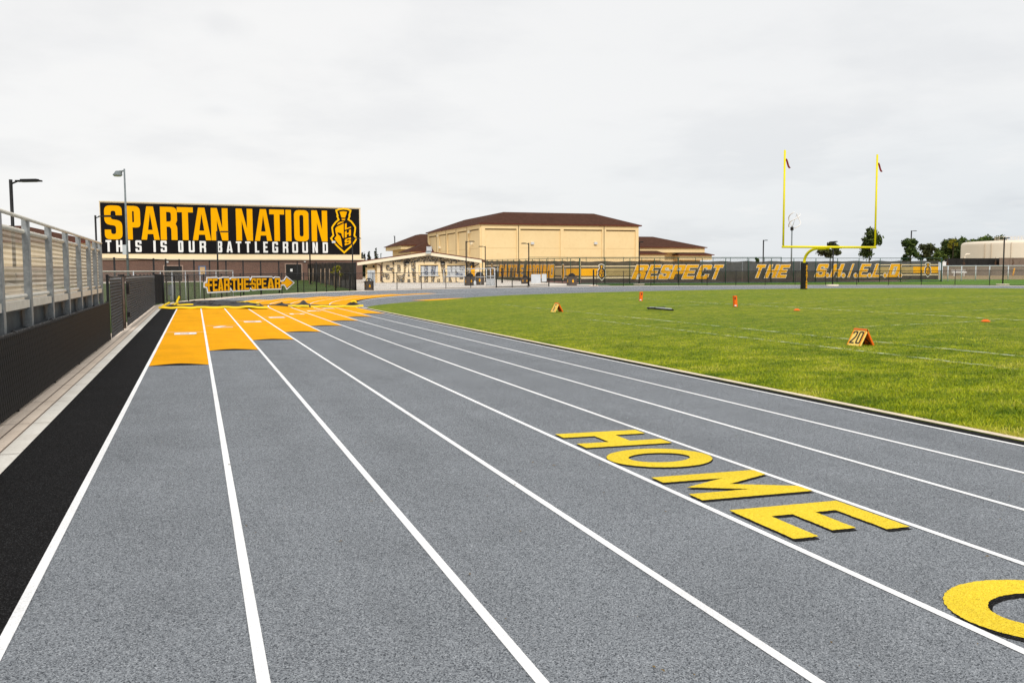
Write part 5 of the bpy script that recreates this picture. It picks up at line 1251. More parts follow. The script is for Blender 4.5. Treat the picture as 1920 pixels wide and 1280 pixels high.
t = cloth('fence_banner', 'long charcoal fence banner reading RESPECT with gold stripes and emblem at its start', F_fn, F_uv, 1088.8, 1392, 489.5, 531, 489.5, 529)
stripes(t, F_fn, F_uv, 1089.5, 1127, ((503.5, 517),), 'banner_gold', 'gold_stripe'); stripes(t, F_fn, F_uv, 1127, 1188, ((503.5, 517),), 'banner_tan', 'tan_stripe')
stripes(t, F_fn, F_uv, 1089.5, 1192, ((498.3, 500), (519.6, 521.8)), 'banner_cream', 'thin_stripe')
small_emblem(t, F_fn, F_uv, 1120.5, 1135, 496, 524.5)
def seq(word_, xs): return [(c, a_, b_) for c, (a_, b_) in zip(word_, xs)]
word(t, F_fn, F_uv, seq('RESPECT', ((1183.5, 1207), (1210, 1230), (1233, 1253), (1255, 1277), (1278, 1300), (1304, 1326), (1330, 1347))), 496.6, 523, 0.42, 0.34, 0.19, 0.16)
t = cloth('fence_banner', 'charcoal fence banner reading THE left of the goalpost pad', F_fn, F_uv, 1392.2, 1501, 489.5, 529, 489.5, 528.6)
word(t, F_fn, F_uv, seq('THE', ((1411, 1427), (1433, 1453), (1455, 1473))), 496.3, 520.8, 0.42, 0.33, 0.21, 0.12)
t = cloth('fence_banner', 'charcoal fence banner reading SHIELD with dots and gold stripes at its end', F_fn, F_uv, 1501.2, 1760, 489.5, 528.6, 488.5, 524)
xs = ((1526, 1546), (1555, 1575), (1586, 1596), (1607, 1625), (1634, 1648), (1662, 1683))
word(t, F_fn, F_uv, seq('SHIELD', xs), 495, 519.5, 0.40, 0.33, 0.18, 0.14)
bo, bf = MB(), MB()
for x in (1551, 1581, 1604, 1630, 1659, 1687.5):
    u, v = F_uv(x, 516.2); ci = lambda r: [(u+r*math.cos(a_), v+r*math.sin(a_)) for a_ in np.linspace(0, 2*math.pi, 16, endpoint=False)]
    bo.prism([ci(0.32)], F_fn, 0.03, 0.03); bf.prism([ci(0.24)], F_fn, 0.05, 0.05)
bo.build('dot_outline', M['banner_white'], t); bf.build('dot', M['banner_gold'], t)
stripes(t, F_fn, F_uv, 1640, 1712, ((500.5, 511.5),), 'banner_tan', 'tan_stripe'); stripes(t, F_fn, F_uv, 1712, 1759, ((500, 511.5),), 'banner_gold', 'gold_stripe')
stripes(t, F_fn, F_uv, 1640, 1759, ((495.8, 497), (514.6, 516)), 'banner_cream', 'thin_stripe')
small_emblem(t, F_fn, F_uv, 1733, 1745.5, 493, 518.5)
# pale end panel of the mesh at the corner of the court fence
u_, v_ = F_uv(1761.5, 505); b = MB(); b.box(F_fn(u_, 1.6, 0.02), 0.12, 0.03, 2.3, fu, fn_); tag(b.build('edge_batten', M['silver']), 'pale vertical batten at the right end of the fence banners', 'batten')

t = cloth('fence_banner', 'charcoal fence banner with gold battleground lettering angled behind the gate', L_fn, L_uv, 1087, 910, 489, 530, 488.5, 521.5)
stripes(t, L_fn, L_uv, 1040, 1086, ((499, 500.5), (519.8, 521.4)), 'banner_cream', 'thin_stripe'); stripes(t, L_fn, L_uv, 1062, 1086, ((503.8, 516.4),), 'banner_gold', 'gold_stripe')
stripes(t, L_fn, L_uv, 1040, 1062, ((503.5, 516),), 'banner_tan', 'tan_stripe')
stripes(t, L_fn, L_uv, 911, 936, ((497.2, 498.6), (504, 505.2)), 'banner_cream', 'thin_stripe')
def left_word():
    lets = seq('BATTLEGROUND', ((936, 943), (944.5, 950), (951, 957.5), (959, 966), (966.5, 971.5), (974, 980.5), (986, 995), (996, 1002), (1003, 1011), (1012, 1020.5), (1021, 1029), (1030, 1038.5)))
    bo, bf = MB(), MB()
    for ch, x0, x1 in lets:
        xm = (x0+x1)/2; k = (xm-936)/102; yt, yb = 496.2-0.2*k, 518+3.2*k
        (ul, vb), (ur, vt) = L_uv(x0, yb), L_uv(x1, yt); w = ul-ur; h = vt-vb
        cs = glyph(ch, w, h, w*0.36, h*0.22, w*0.16)
        cs = [[(ul-p[0]-0.30*p[1], vb+p[1]) for p in c][::-1] for c in cs]
        o_ = cs[0] if area(cs[0]) > 0 else cs[0][::-1]
        bo.prism(rimmed([o_]+cs[1:], 0.06), L_fn, 0.02, 0.02); bf.prism(cs, L_fn, 0.04, 0.04)
    bo.build('letter_outline', M['banner_white'], t); bf.build('lettering', M['banner_gold'], t)
left_word()
def em_left(x0, x1, y0, y1):
    o, ins, lets = emblem_parts(); (ua, vb), (ub, va) = L_uv(x0, y1), L_uv(x1, y0); uc, vc, w, h = (ua+ub)/2, (vb+va)/2, ub-ua, va-vb
    mp = lambda c: [(uc+p[0]*w, vc+p[1]*h) for p in c]; O_ = mp(o); O_ = O_ if area(O_) > 0 else O_[::-1]
    b = MB(); b.prism([grow(O_, 0.1)], L_fn, 0.03, 0.03); e = b.build('emblem_border', M['banner_white'], t)
    b = MB(); b.prism([O_], L_fn, 0.05, 0.05); b.build('emblem_shield', M['banner_gold'], e)
    b = MB()
    for c in ins: b.prism([mp(c)], L_fn, 0.07, 0.07)
    b.build('emblem_helmet', M['banner_cloth'], e)
em_left(1053, 1059, 496, 524); em_left(921, 925, 494, 518)
# two short dark posts before the banner
for x, y in ((941.5, 527),):
    p = atD(x, y, 112); z = float(zG(p[0], p[1])); b = MB(); b.tube([(p[0], p[1], z-.1), (p[0], p[1], z+1.75)], 0.10, 10); b.box((p[0], p[1], z+1.75), .26, .26, .08)
    tag(b.build('bollard', M['black_steel']), 'stout black post standing on the concrete behind the gate', 'post')
u, v = L_uv(933.5, 505); b = MB(); b.box(L_fn(u, v, 0.05), 0.62, 0.03, 0.68, lu, ln); b.box(L_fn(u, v+.37, 0.05), 0.66, 0.04, 0.05, lu, ln); tag(b.build('notice_sign', M['paper']), 'small white notice sign hung on the left end of the angled banner', 'sign')

# ------------------------------------------------------------------ litter bins
def litter_bin(x, y, D, w, label, rot=0.35):
    p = atD(x, y, D); z = float(zG(p[0], p[1])); t = thing('litter_bin', label, 'litter bin', (p[0], p[1], z), 'brown litter bins with gold emblems')
    ca, sa = math.cos(rot), math.sin(rot); ax = CRh*ca+CFh*sa; ay = -CRh*sa+CFh*ca; h = w*1.06
    MB().box((p[0], p[1], z+h/2), w, w, h, ax, ay).box((p[0], p[1], z+h+0.02), w+0.06, w+0.06, 0.07, ax, ay).build('body', M['can'], t)
    for n_, tt in ((-ay, ax), (-ax, ay)):
        O, ins, _ = emblem_parts(); c = np.array([p[0], p[1], z+h*0.52])+n_*(w/2+0.006); O_ = O if area(O) > 0 else O[::-1]
        b = MB(); b.prism([[(q[0]*w*0.24, q[1]*w*0.40) for q in O_]], lambda u, v, d: c+tt*u+np.array([0, 0, v])+n_*d, 0.0, 0.004); b.build('emblem', M['banner_gold'], t)
    b = MB(); b.lathe((p[0], p[1], z+h+0.05), [(w*0.44, 0), (w*0.44, w*0.05)], 20)
    cc = np.array([p[0], p[1], z+h+0.06])
    if 'screened' not in label: b.lathe((p[0], p[1], z+h+0.05), [(w*0.46*math.cos(q), w*0.03+w*0.34*math.sin(q)) for q in np.linspace(0, math.pi/2-0.01, 8)], 20)
    for a_ in ((0, 1) if 'screened' in label else ()):
        d_ = ax if a_ == 0 else ay
        b.tube([cc+d_*(w*0.40*math.cos(q))+np.array([0, 0, w*0.36*math.sin(q)]) for q in np.linspace(0, math.pi, 11)], w*0.055, 8)
    b.lathe((p[0], p[1], z+h+0.06), [(w*0.44*math.cos(q), w*0.10+w*0.29*math.sin(q)) for q in np.linspace(0.9, math.pi/2-0.01, 6)], 20)
    b.build('dome_lid', M['black_steel'], t, True); return t
litter_bin(692, 540, 80.5, 0.70, 'brown litter bin by the screened fence corner with a black dome lid')
litter_bin(881, 534, 98, 0.90, 'brown litter bin by the lamp post in front of the snack bar')
litter_bin(899, 533.5, 101, 0.98, 'brown litter bin seen through the bars beside the steel gate', 0.1)
litter_bin(984.5, 527, 107, 0.66, 'small brown litter bin behind the gate with white boards', 0.7)
litter_bin(1072, 533, 98, 0.88, 'brown litter bin standing alone at the corner of the court fence', 0.25)
p = atD(890.5, 533, 97.5); z = float(zG(p[0], p[1])); b = MB(); b.lathe((p[0], p[1], z), [(0.001, 0), (0.14, 0), (0.14, 0.42), (0.06, 0.5), (0.06, 0.58), (0.001, 0.58)], 14); tag(b.build('water_jug', M['white_box'], None, True), 'small white jug on the concrete between two brown litter bins', 'jug')

# ------------------------------------------------------------------ lamp posts
def lamp_post(x, D, ytop, arms, label, arm=1.05, r=0.062, foot=False, base_z=None, m='black_steel', group='slim black area lamp posts', left_depth=0.0):
    p = atD(x, ytop+35, D); z = float(zG(p[0], p[1])) if base_z is None else base_z; zt = atD(x, ytop, D)[2]
    t = thing('lamp_post', label, 'lamp post', (p[0], p[1], z), group); c = np.array([p[0], p[1], 0.0])
    b = MB(); b.tube([c+(0, 0, z-.1), c+(0, 0, zt)], r, 12); b.lathe(c+(0, 0, z), [(r*2.2, 0), (r*2.2, 0.1), (r*1.2, 0.16)], 14); b.build('pole', M[m], t, True)
    if foot: MB().lathe(c+(0, 0, z-.05), [(0.62, 0), (0.62, 0.16), (0.001, 0.17)], 20).build('foot', M['kerb'], t, True)
    for d_ in arms:
        dv = CRh*d_[0]+CFh*d_[1]; dv = dv/np.linalg.norm(dv); sd = np.array([-dv[1], dv[0], 0]); h = np.array([0, 0, 1.0])
        b = MB(); a0 = c+h*(zt-0.16); 
        b.tube([a0, a0+dv*arm*0.22+h*0.09], r*0.55, 8); b.build('bracket', M[m], t, True)
        b = MB(); cc = a0+dv*arm*0.62+h*0.10; b.box(cc, arm*0.80, 0.26, 0.055, dv, sd); b.box(cc+dv*arm*0.03+h*0.045, arm*0.55, 0.2, 0.04, dv, sd); hd = b.build('lamp_head', M[m], t)
        b = MB(); b.box(cc-h*0.034, arm*0.5, 0.18, 0.012, dv, sd); b.build('lens', M['gray_pole'], hd)
    return t
lamp_post(21.5, 33, 337, [(1, -0.1)], 'nearest tall black lamp post behind the bleacher rails', arm=1.12, r=0.06)
lamp_post(180, 53, 404, [(1, 0)], 'black lamp post at the left edge of the big sign', arm=1.05, r=0.055)
lamp_post(407.5, 74, 433.5, [(1, 0)], 'black lamp post standing in front of the middle of the big sign', arm=0.98)
lamp_post(661, 84, 446, [(1, 0)], 'black lamp post in front of the shield emblem of the big sign', arm=0.80)
lamp_post(580, 106, 392, [(1, 0), (-1, 0)], 'tall double headed black lamp post before the end of NATION', arm=0.75, r=0.08, group=None)
lamp_post(874, 100, 452, [(1, 0)], 'black lamp post beside the litter bins with its arm to the right', arm=0.95)
lamp_post(910, 119, 461.5, [(-1, 0)], 'black lamp post at the fence end with its arm to the left', arm=0.85)
lamp_post(991.5, 95.2, 455.5, [(-1, 0)], 'black lamp post at the hinge of the gate with white boards', arm=0.80)
lamp_post(1198.5, 100, 453.5, [(0.35, -1)], 'black lamp post on a concrete foot before the R of RESPECT', arm=0.8, foot=True)
lamp_post(1431, 132, 450, [(1, 0)], 'black lamp post behind the court fence left of the goalpost', arm=0.6, r=0.09)
lamp_post(1562, 95, 452.5, [(0.12, -1), (-0.12, 1)], 'black lamp post on a concrete foot seen between the goalpost uprights', arm=0.7, foot=True)
lamp_post(1708, 150, 432.5, [(1, 0)], 'black lamp post rising behind a tree right of the goalpost', arm=0.85, r=0.10)
lamp_post(1882, 94, 446, [(0.12, -1), (-0.12, 1)], 'black lamp post on a concrete foot before the water tank', arm=0.7, foot=True, r=0.07)
lamp_post(740.5, 210, 442.5, [(-0.5, 1)], 'distant dark lamp post poking above the left gymnasium wing roof', arm=0.6, r=0.12, group=None)
lamp_post(714.5, 190, 475, [(0.3, 1)], 'stubby distant grey post beside the cypress trees', arm=0.4, r=0.1, m='gray_pole', group=None)
# grey floodlight mast left of the sign
p = atD(234, 345, 58); z = float(zG(p[0], p[1])); zt = atD(233, 317, 58)[2]; t = thing('floodlight_mast', 'slim grey mast with one floodlight and a control box in front of the big sign', 'floodlight', (p[0], p[1], z)); c = np.array([p[0], p[1], 0])
MB().tube([c+(0, 0, z-.1), c+(0, 0, zt)], 0.085, 12, r2=0.05).build('mast', M['gray_pole'], t, True)
b = MB(); b.tube([c+(0, 0, zt-0.12), c-CRh*0.35+(0, 0, zt-0.16)], 0.05, 8); b.build('arm', M['gray_pole'], t, True)
b = MB(); q = c-CRh*0.42-CFh*0.05; b.lathe(q+(0, 0, zt-0.42), [(0.28, 0), (0.30, 0.05), (0.20, 0.16), (0.12, 0.28), (0.001, 0.30)], 18); b.box(q+(0.1, 0, zt-0.22), 0.30, 0.22, 0.18, CRh, CFh); hd = b.build('lamp_head', M['gray_pole'], t, True)
b = MB(); b.lathe(q+(0, 0, zt-0.44), [(0.001, -0.06), (0.2, -0.04), (0.27, 0.02)], 16); b.build('lens', M['lamp_glass'], hd, True)
pz = atD(235, 468, 58)[2]; MB().box(c-CRh*0.12-CFh*0.05+(0, 0, pz), 0.24, 0.2, 0.62, CRh, CFh).build('control_box', M['silver'], t)
# three-bladed spiral wind turbine far behind the fence
p = atD(1484, 480, 170); z = float(zG(p[0], p[1])); t = thing('wind_turbine', 'small white spiral bladed wind turbine on a thin grey pole', 'wind turbine', (p[0], p[1], z)); c = np.array([p[0], p[1], 0])
zh = atD(1484, 431, 170)[2]; MB().tube([c+(0, 0, z), c+(0, 0, zh)], 0.16, 10, r2=0.12).build('pole', M['gray_pole'], t, True)
b = MB(); b.lathe(c+(0, 0, zh-.1), [(0.001, 0), (0.3, 0), (0.3, 0.6), (0.001, 0.7)], 12); b.build('hub', M['black_steel'], t, True)
tilt = CRh*0.30+np.array([0, 0, 0.95]); tilt /= np.linalg.norm(tilt)
for k in range(3):
    b = MB(); s1 = np.cross(tilt, CFh); s1 /= np.linalg.norm(s1); s2 = np.cross(tilt, s1); pts = []
    for i in range(15):
        q = i/14; rad = 1.35*math.sin(math.pi*(0.12+0.76*q))*0.8+0.2; an = 2*math.pi*k/3+q*2.4
        pts.append(c+(0, 0, zh+0.35)+tilt*(q*2.9)+s1*rad*math.cos(an)+s2*rad*math.sin(an))
    b.tube(pts, 0.10, 6); b.build('blade', M['sign_white'], t, True)
MB().tube([c+(0, 0, zh+.3), c+(0, 0, zh+.35)+tilt*2.7], 0.05, 6).build('axle', M['silver'], t, True)

# ------------------------------------------------------------------ goalpost
cl, crr = atD(1468.5, 463, 57.9), atD(1640.5, 463.5, 60.3)
GZ = 0.5*(cl[2]+crr[2]); cl[2] = crr[2] = GZ; cm = (cl+crr)/2
zl, zr2 = atD(1469.5, 284, 57.9)[2], atD(1643, 291, 60.3)[2]; zt = 0.5*(zl+zr2)
bx, by = cm[0]-0.05, cm[1]+2.55
gb = np.array([bx, by, float(zF(bx, by))])
t = thing('goalpost', 'yellow football goalpost with a curved neck and a black padded base', 'goalpost', gb)
MB().tube([cl-(0.07, 0, 0), crr+(0.07, 0, 0)], 0.075, 16).build('crossbar', M['goal_yellow'], t, True)
for q in (cl, crr):
    b = MB(); b.tube([q-(0, 0, 0.05), q+(0, 0, zt-q[2])], 0.062, 14); up_ = b.build('upright', M['goal_yellow'], t, True)
    r_ = q+(0.06, -0.02, zt-q[2]-0.55); b = MB(); d_ = np.array([0.45, -0.1, 0])
    P = np.array([[r_+d_*(i/8*0.62)+np.array([0, 0, -0.62*i/8+0.05*math.sin(i*0.9)])+np.array([0.045, -0.03, 0.02])*k for k in (-1, 1)] for i in range(9)]); b.grid(P); b.build('ribbon', M['ribbon'], up_)
nk = []
zc_ = GZ-0.06; z0_ = gb[2]+1.85
for i in range(15):
    a_ = math.pi/2*i/14; nk.append((bx+0.0, by-1.35*(1-math.cos(a_)), z0_+(zc_-z0_)*math.sin(a_)))
nk.append((bx, by-2.5, zc_))
MB().tube([(bx, by, gb[2])]+nk, 0.095, 16).build('gooseneck', M['goal_yellow'], t, True)
pw = 0.36; b = MB(); cs = [rp([(-pw/2, -pw/2, .07), (pw/2, -pw/2, .07), (pw/2, pw/2, .07), (-pw/2, pw/2, .07)])]
b.prism(cs, lambda u, v, d: np.array([bx+u, by+v, gb[2]+d]), -0.05, 1.80); pad = b.build('pad', M['pad_black'], t)
b = MB(); 
for i, ch in enumerate('SPARTANS'):
    h = 0.17; w = 0.12; v0 = 1.66-(i+1)*0.2
    b.prism(shift(glyph(ch, w, h, 0.042, 0.036, 0.02), 0.02, v0), lambda u, v, d: np.array([bx+u, by-pw/2-d, gb[2]+v]), 0.004, 0.004)
b.build('pad_lettering', M['banner_gold'], pad)

# ------------------------------------------------------------------ yard markers, pylons, cones, T bar
def yard_marker(x, y, text, label, hgt=0.355):
    t = thing('yard_marker', label, 'yard marker', (x, y, float(zF(x, y))), 'folding yard markers on the field'); z = float(zF(x, y)); hl, hs = 0.20, 0.195
    apex, th = hgt, 0.035
    for sgn, m_ in ((-1, 'amber'), (1, 'orange')):
        b = MB(); sl = np.array([sgn*hs, 0, -apex]); nn = np.array([sgn*apex, 0, hs]); nn /= np.linalg.norm(nn); top = np.array([x, y, z+apex])
        f = lambda u, v, d, sl=sl, nn=nn: top+np.array([0, -u, 0])+sl*v+nn*d
        b.prism([rp([(-hl, 0.0), (hl, 0.0), (hl, 1.0, .05), (-hl, 1.0, .05)])], f, -th, 0.0, True); pn = b.build('panel', M['orange'] if sgn > 0 else M['amber'], t)
        b = MB(); n = len(text); w = 0.145; L_ = math.hypot(hs, apex)
        for side, dd in ((1, 0.003), (-1, -th-0.003)):
            for i, ch in enumerate(text):
                u0 = (i-n/2)*(w+0.035)+0.0175
                cs = glyph(ch, w, 0.72, 0.042, 0.075, 0.10)
                # reading upright from outside: v runs down the slope; flipped for the far panel
                if sgn < 0: cs = [[(u0+p[0], 0.88-p[1]) for p in c] for c in cs]
                else: cs = [[(-(u0+p[0]), 0.88-p[1]) for p in c] for c in cs]
                b.prism(cs, f, dd, dd)
        b.build('numeral', M['ink'], pn)
        b = MB()
        for e_ in (-1, 1): b.prism([[(e_*hl, 0.02), (e_*hl-e_*0.03, 0.02), (e_*hl-e_*0.03, 0.99), (e_*hl, 0.99)]], f, 0.001, 0.004)
        b.build('edge_trim', mat('amber_edge', (0.93, 0.33, 0.012), 0.5), pn)
yard_marker(*gz(1613.5, 648.3, 0.06)[:2], '20', 'orange and amber folding yard marker showing 20')
yard_marker(*gz(1044.5, 585.5, 0.06)[:2], 'G', 'distant orange and amber folding yard marker showing G', hgt=0.36)
def pylon(x, y, label, lean=0.0):
    q = gz(x, y, 0.17); z = float(zF(q[0], q[1])); q = gz(x, y, z); t = thing('pylon', label, 'pylon', (q[0], q[1], z), 'orange end zone pylons'); h = 0.42
    b = MB(); s = 0.07; lv = np.array([lean, 0, 0])
    b.prism([rp([(-s, -s, .03), (s, -s, .03), (s, s, .03), (-s, s, .03)])], lambda u, v, d: np.array([q[0]+u, q[1]+v, z+d])+lv*d, -0.02, h); b.build('post', M['orange'], t)
    b = MB(); b.box((q[0]-0.02+lean*0.5, q[1]-s-0.004, z+h-0.10), 0.05, 0.004, 0.1); b.build('mark', M['ink'], t)
    b = MB(); b.box((q[0]-0.06, q[1]-s-0.02, z+0.03), 0.08, 0.03, 0.05); b.build('ground_tag', M['sign_white'], t)
pylon(1201.5, 563.3, 'orange pylon standing beyond the black T shaped bar', 0.06)
pylon(1379, 574, 'orange pylon leaning on the field nearer the goalpost', -0.09)
def cone(x, y, label):
    q = gz(x, y, 0.2); z = float(zF(q[0], q[1])); q = gz(x, y, z); b = MB(); b.lathe((q[0], q[1], z+0.01), [(0.12, 0), (0.115, 0.012), (0.05, 0.058), (0.035, 0.058), (0.035, 0.045)], 20)
    tag(b.build('disc_cone', M['orange'], None, True), label, 'cone', 'low orange disc cones on the grass')
cone(1494, 582.3, 'low orange disc cone in the grass below the goalpost pad'); cone(1848, 603.3, 'low orange disc cone alone on the grass towards the right')
a, c = gz(1214, 580, 0.17), gz(1262, 584, 0.17); z = float(zF(a[0], a[1]))+0.07; t = thing('sideline_bar', 'black T shaped padded bar lying flat on the grass', 'bar', (a[0], a[1], z-0.05))
a[2] = c[2] = z; mid = a+(c-a)*0.36
MB().tube([a, c], 0.034, 10).build('long_bar', M['black_steel'], t, True)
MB().tube([mid+(-0.42, -0.15, 0.02), mid+(0.55, 0.36, 0.02)], 0.034, 10).build('cross_bar', M['black_steel'], t, True)
MB().tube([a+(c-a)*0.1+(0, -.01, 0.035), a+(c-a)*0.93+(0, -.01, 0.035)], 0.022, 8).build('pale_stripe', M['silver'], t, True)

# ------------------------------------------------------------------ tarps left across the track
def tarp(name, label, poly_u, near, far, amp, seed, hem_rows, loops):
    """Crumpled cloth between a near edge and a far edge (lists of ground points)."""
    r = np.random.default_rng(seed); n, m_ = 150, 60; P = np.zeros((n, m_, 3)); near = np.array(near, float); far = np.array(far, float)
    ph = r.random(14)*6.28; fr = r.random(14)*1.6+0.35; fy = r.random(14)*2.6+0.5
    for i in range(n):
        k = i/(n-1); a_ = np.array([np.interp(k, np.linspace(0, 1, len(near)), near[:, q]) for q in range(2)]); f_ = np.array([np.interp(k, np.linspace(0, 1, len(far)), far[:, q]) for q in range(2)])
        for j in range(m_):
            w = j/(m_-1); q = a_+(f_-a_)*w; h = 0
            for s in range(14):
                q_ = (fr[s]*math.cos(ph[s])*q[0]+fr[s]*math.sin(ph[s])*q[1])*(1.0+0.26*s)+2.0*math.sin(0.9*q[0]+0.7*q[1]+ph[s]); h += (0.5-abs(math.sin(q_)))*amp*1.6/(1+0.22*s)
            h = max(h, 0)*1.0+0.012*math.sin(q[1]*5+q[0])
            edge = min(1, min(w, 1-w)*8+0.12)*min(1, min(k, 1-k)*10+0.1)
            pk = sum(pa*math.exp(-((k-pk_)/pw_)**2-((w-pw2)/0.22)**2) for pk_, pw_, pw2, pa in loops)
            base = float(zT(q[1]-YC, max(0.0, X_IN-q[0]))) if q[1] < 60 else 0.06
            P[i, j] = (q[0], q[1], base+0.02+(h*edge)+pk)
    t = thing(name, label, 'tarp', P[0, 0]); MB().grid(P).build('sheet', M['tarp'], t)
    for (w, k0, k1, wid, lift) in hem_rows:
        i0, i1 = int(k0*(n-1)), int(k1*(n-1)); j = int(w*(m_-1)); pts = [np.array([P[i, j, 0], P[i, j, 1]-0.05, 0.5*P[i, j, 2]+0.5*(P[i, 0, 2])+lift+0.012*math.sin(i*0.22)]) for i in range(i0, i1+1)]
        b = MB(); Q = np.zeros((len(pts), 4, 3))
        for i, p_ in enumerate(pts):
            Q[i, 0] = p_+(0, -wid, -lift*0.9-0.0); Q[i, 1] = p_+(0, -wid*0.55, 0.05); Q[i, 2] = p_+(0, wid*0.35, 0.055); Q[i, 3] = p_+(0, wid, -0.01)
        b.grid(Q); b.build('hem', M['hem'], t, True)
    return t, P
near1 = [gz(x, y, 0.0)[:2] for x, y in ((297, 580), (330, 579.5), (370, 578.6), (420, 577.5), (460, 578), (502, 578))]
far1 = [gz(x, y, 0.0)[:2] for x, y in ((331, 568.5), (360, 568.0), (395, 568.0), (430, 567.7), (460, 567.8), (486, 568.2))]
t1, P1 = tarp('tarp', 'crumpled black tarp with yellow hems spread across the outer lanes', None, near1, far1, 0.085, 3,
     [(0.02, 0.0, 1.0, 0.24, 0.03), (0.45, 0.06, 0.30, 0.07, 0.02), (0.80, 0.70, 0.98, 0.07, 0.02)], [(0.40, 0.25, 0.93, 0.14), (0.75, 0.2, 0.9, 0.10), (0.85, 0.10, 0.2, 0.10), (0.6, 0.3, 0.55, 0.08)])
def hem_loop(t, pts, r, name='hem_fold'):
    b = MB(); b.tube(pts, r, 7); b.build(name, M['hem'], t, True)
g_ = lambda x, y, z=0.0: gz(x, y, z)
D_ = lambda x, y, D: atD(x, y, D)
hem_loop(t1, [D_(333, 570.5, 47.5), D_(331.5, 566, 47.6), D_(334, 561.5, 47.8), D_(335.5, 556.5, 47.8), D_(335.8, 563, 48)], 0.06)
hem_loop(t1, [D_(304, 575.0, 45.4), D_(308, 572.5, 46), D_(314, 569.5, 46.5), D_(318, 567.8, 46.6)], 0.06)
hem_loop(t1, [D_(323, 573.5, 45.4), D_(327, 571.0, 46), D_(331, 568, 46.5)], 0.06)
hem_loop(t1, [D_(475, 574.8, 47), D_(480, 572.0, 47), D_(486, 572.5, 47.2)], 0.05)
near2 = [gz(x, y, 0.0)[:2] for x, y in ((520, 571.5), (546, 573.5), (570, 574.0), (600, 573.6), (640, 573.4), (680, 572.0))]
far2 = [gz(x, y, 0.0)[:2] for x, y in ((482, 570.3), (520, 569.8), (560, 568.8), (600, 569.2), (640, 569.5), (668, 569.5))]
t2, P2 = tarp('tarp', 'bunched black tarp with a peaked fold and yellow hems across the inner lanes', None, near2, far2, 0.10, 11,
     [(0.02, 0.16, 0.46, 0.30, 0.03), (0.02, 0.48, 1.0, 0.26, 0.03)], [(0.43, 0.030, 0.6, 0.17), (0.40, 0.07, 0.5, 0.10), (0.48, 0.07, 0.5, 0.07), (0.19, 0.05, 0.6, 0.12), (0.28, 0.04, 0.6, 0.06), (0.90, 0.04, 0.6, 0.12), (0.97, 0.03, .5, .10)])
hem_loop(t2, [D_(657, 568.5, 50), D_(661, 565.2, 50), D_(664, 564.5, 50), D_(667, 566, 50), D_(669, 569, 50)], 0.06)

# ------------------------------------------------------------------ small things by the bend
p = atD(323, 565, 54); z = float(zG(p[0], p[1])); t = thing('control_box', 'grey metal control box on a thick post behind the bend fence', 'utility box', (p[0], p[1], z)); zc = atD(323, 543.5, 54)[2]
MB().box((p[0], p[1], zc), 0.36, 0.26, 0.60, CRh, CFh).box((p[0], p[1], zc+0.31), 0.40, 0.3, 0.03, CRh, CFh).build('box', M['gray_pole'], t); MB().tube([(p[0], p[1], z-.1), (p[0], p[1], zc-0.28)], 0.11, 12).build('post', M['gray_pole'], t, True)

def leaves(c, blobs, n, size, seed, zsq=1.0):
    """Leaf-sized faces scattered through several overlapping clumps, thinning at their rims."""
    r = np.random.default_rng(seed); V = []; F = []
    tot = sum(b[3]*b[4]*b[5] for b in blobs)
    for bl in blobs:
        k = max(6, int(n*bl[3]*bl[4]*bl[5]/tot)); d = r.normal(size=(k, 3)); d /= np.linalg.norm(d, axis=1)[:, None]
        rad = r.random(k)**0.5*(0.75+0.5*r.random(k)**2); P = d*rad[:, None]*np.array(bl[3:6])+np.array(bl[:3])
        a1 = r.normal(size=(k, 3)); a1 /= np.linalg.norm(a1, axis=1)[:, None]; a2 = np.cross(a1, r.normal(size=(k, 3))); a2 /= np.linalg.norm(a2, axis=1)[:, None]
        s = size*(0.6+0.8*r.random(k))[:, None]
        for q, w in ((-1, -.55), (1, -.55), (1, .55), (-1, .55)): V.append(P+a1*s*q+a2*s*w)
    V = [np.concatenate([V[i] for i in range(j, len(V), 4)]) for j in range(4)]; A = np.stack(V, 1)
    b = MB(); b.v = [tuple(x) for x in (A.reshape(-1, 3)+np.array(c)).tolist()]; m_ = len(A); b.f = [(4*i, 4*i+1, 4*i+2, 4*i+3) for i in range(m_)]; b.uv = [None]*m_
    return b
def tree(x, D, ybot, ytop, wpx, label, m, seed, n=1600, leaf=0.16, trunk_px=None, nblob=12, group=None, name='tree', base_z=None, squash=1.0, trunk_m='bark', gap=0.90):
    p = atD(x, 500, D); z = float(zG(p[0], p[1])) if base_z is None else base_z; zt = atD(x, ytop, D)[2]; zb_ = atD(x, ybot, D)[2]; W = wpx*D/FPX
    t = thing(name, label, name.replace('_', ' ') if name != 'tree' else 'tree', (p[0], p[1], z), group); r = np.random.default_rng(seed); H = zt-zb_; c = np.array([p[0], p[1], 0.0]); bl = []
    for i in range(nblob):
        a_ = r.random()*6.28; q = r.random()**0.6; h = r.random(); wd = W/2*gap*math.sin(math.pi*(0.18+0.68*h))**0.7
        s = (0.11+0.15*r.random()); bl.append((math.cos(a_)*q*wd, math.sin(a_)*q*wd, zb_+H*(0.14+0.74*h), W*s, W*s, min(W, H)*s*0.85*squash))
    b = MB(); tr = max(0.05, W*0.035); zc = zb_+H*0.55; b.tube([c+(0, 0, z-.15), c+(0.05*W*.3, 0, (z+zb_)/2), c+(0.0, 0, zc)], tr, 9, r2=tr*0.45)
    for q in bl[:8]: 
        s0 = c+np.array([0, 0, zb_+H*0.08*r.random()]); e_ = c+np.array(q[:3]); b.tube([s0, (s0+e_)/2+np.array([0, 0, 0.05*H]), e_], tr*0.42, 6, r2=tr*0.12)
    b.build('trunk', M[trunk_m], t, True)
    leaves(c, bl, n, leaf, seed).build('crown', M[m], t); return t
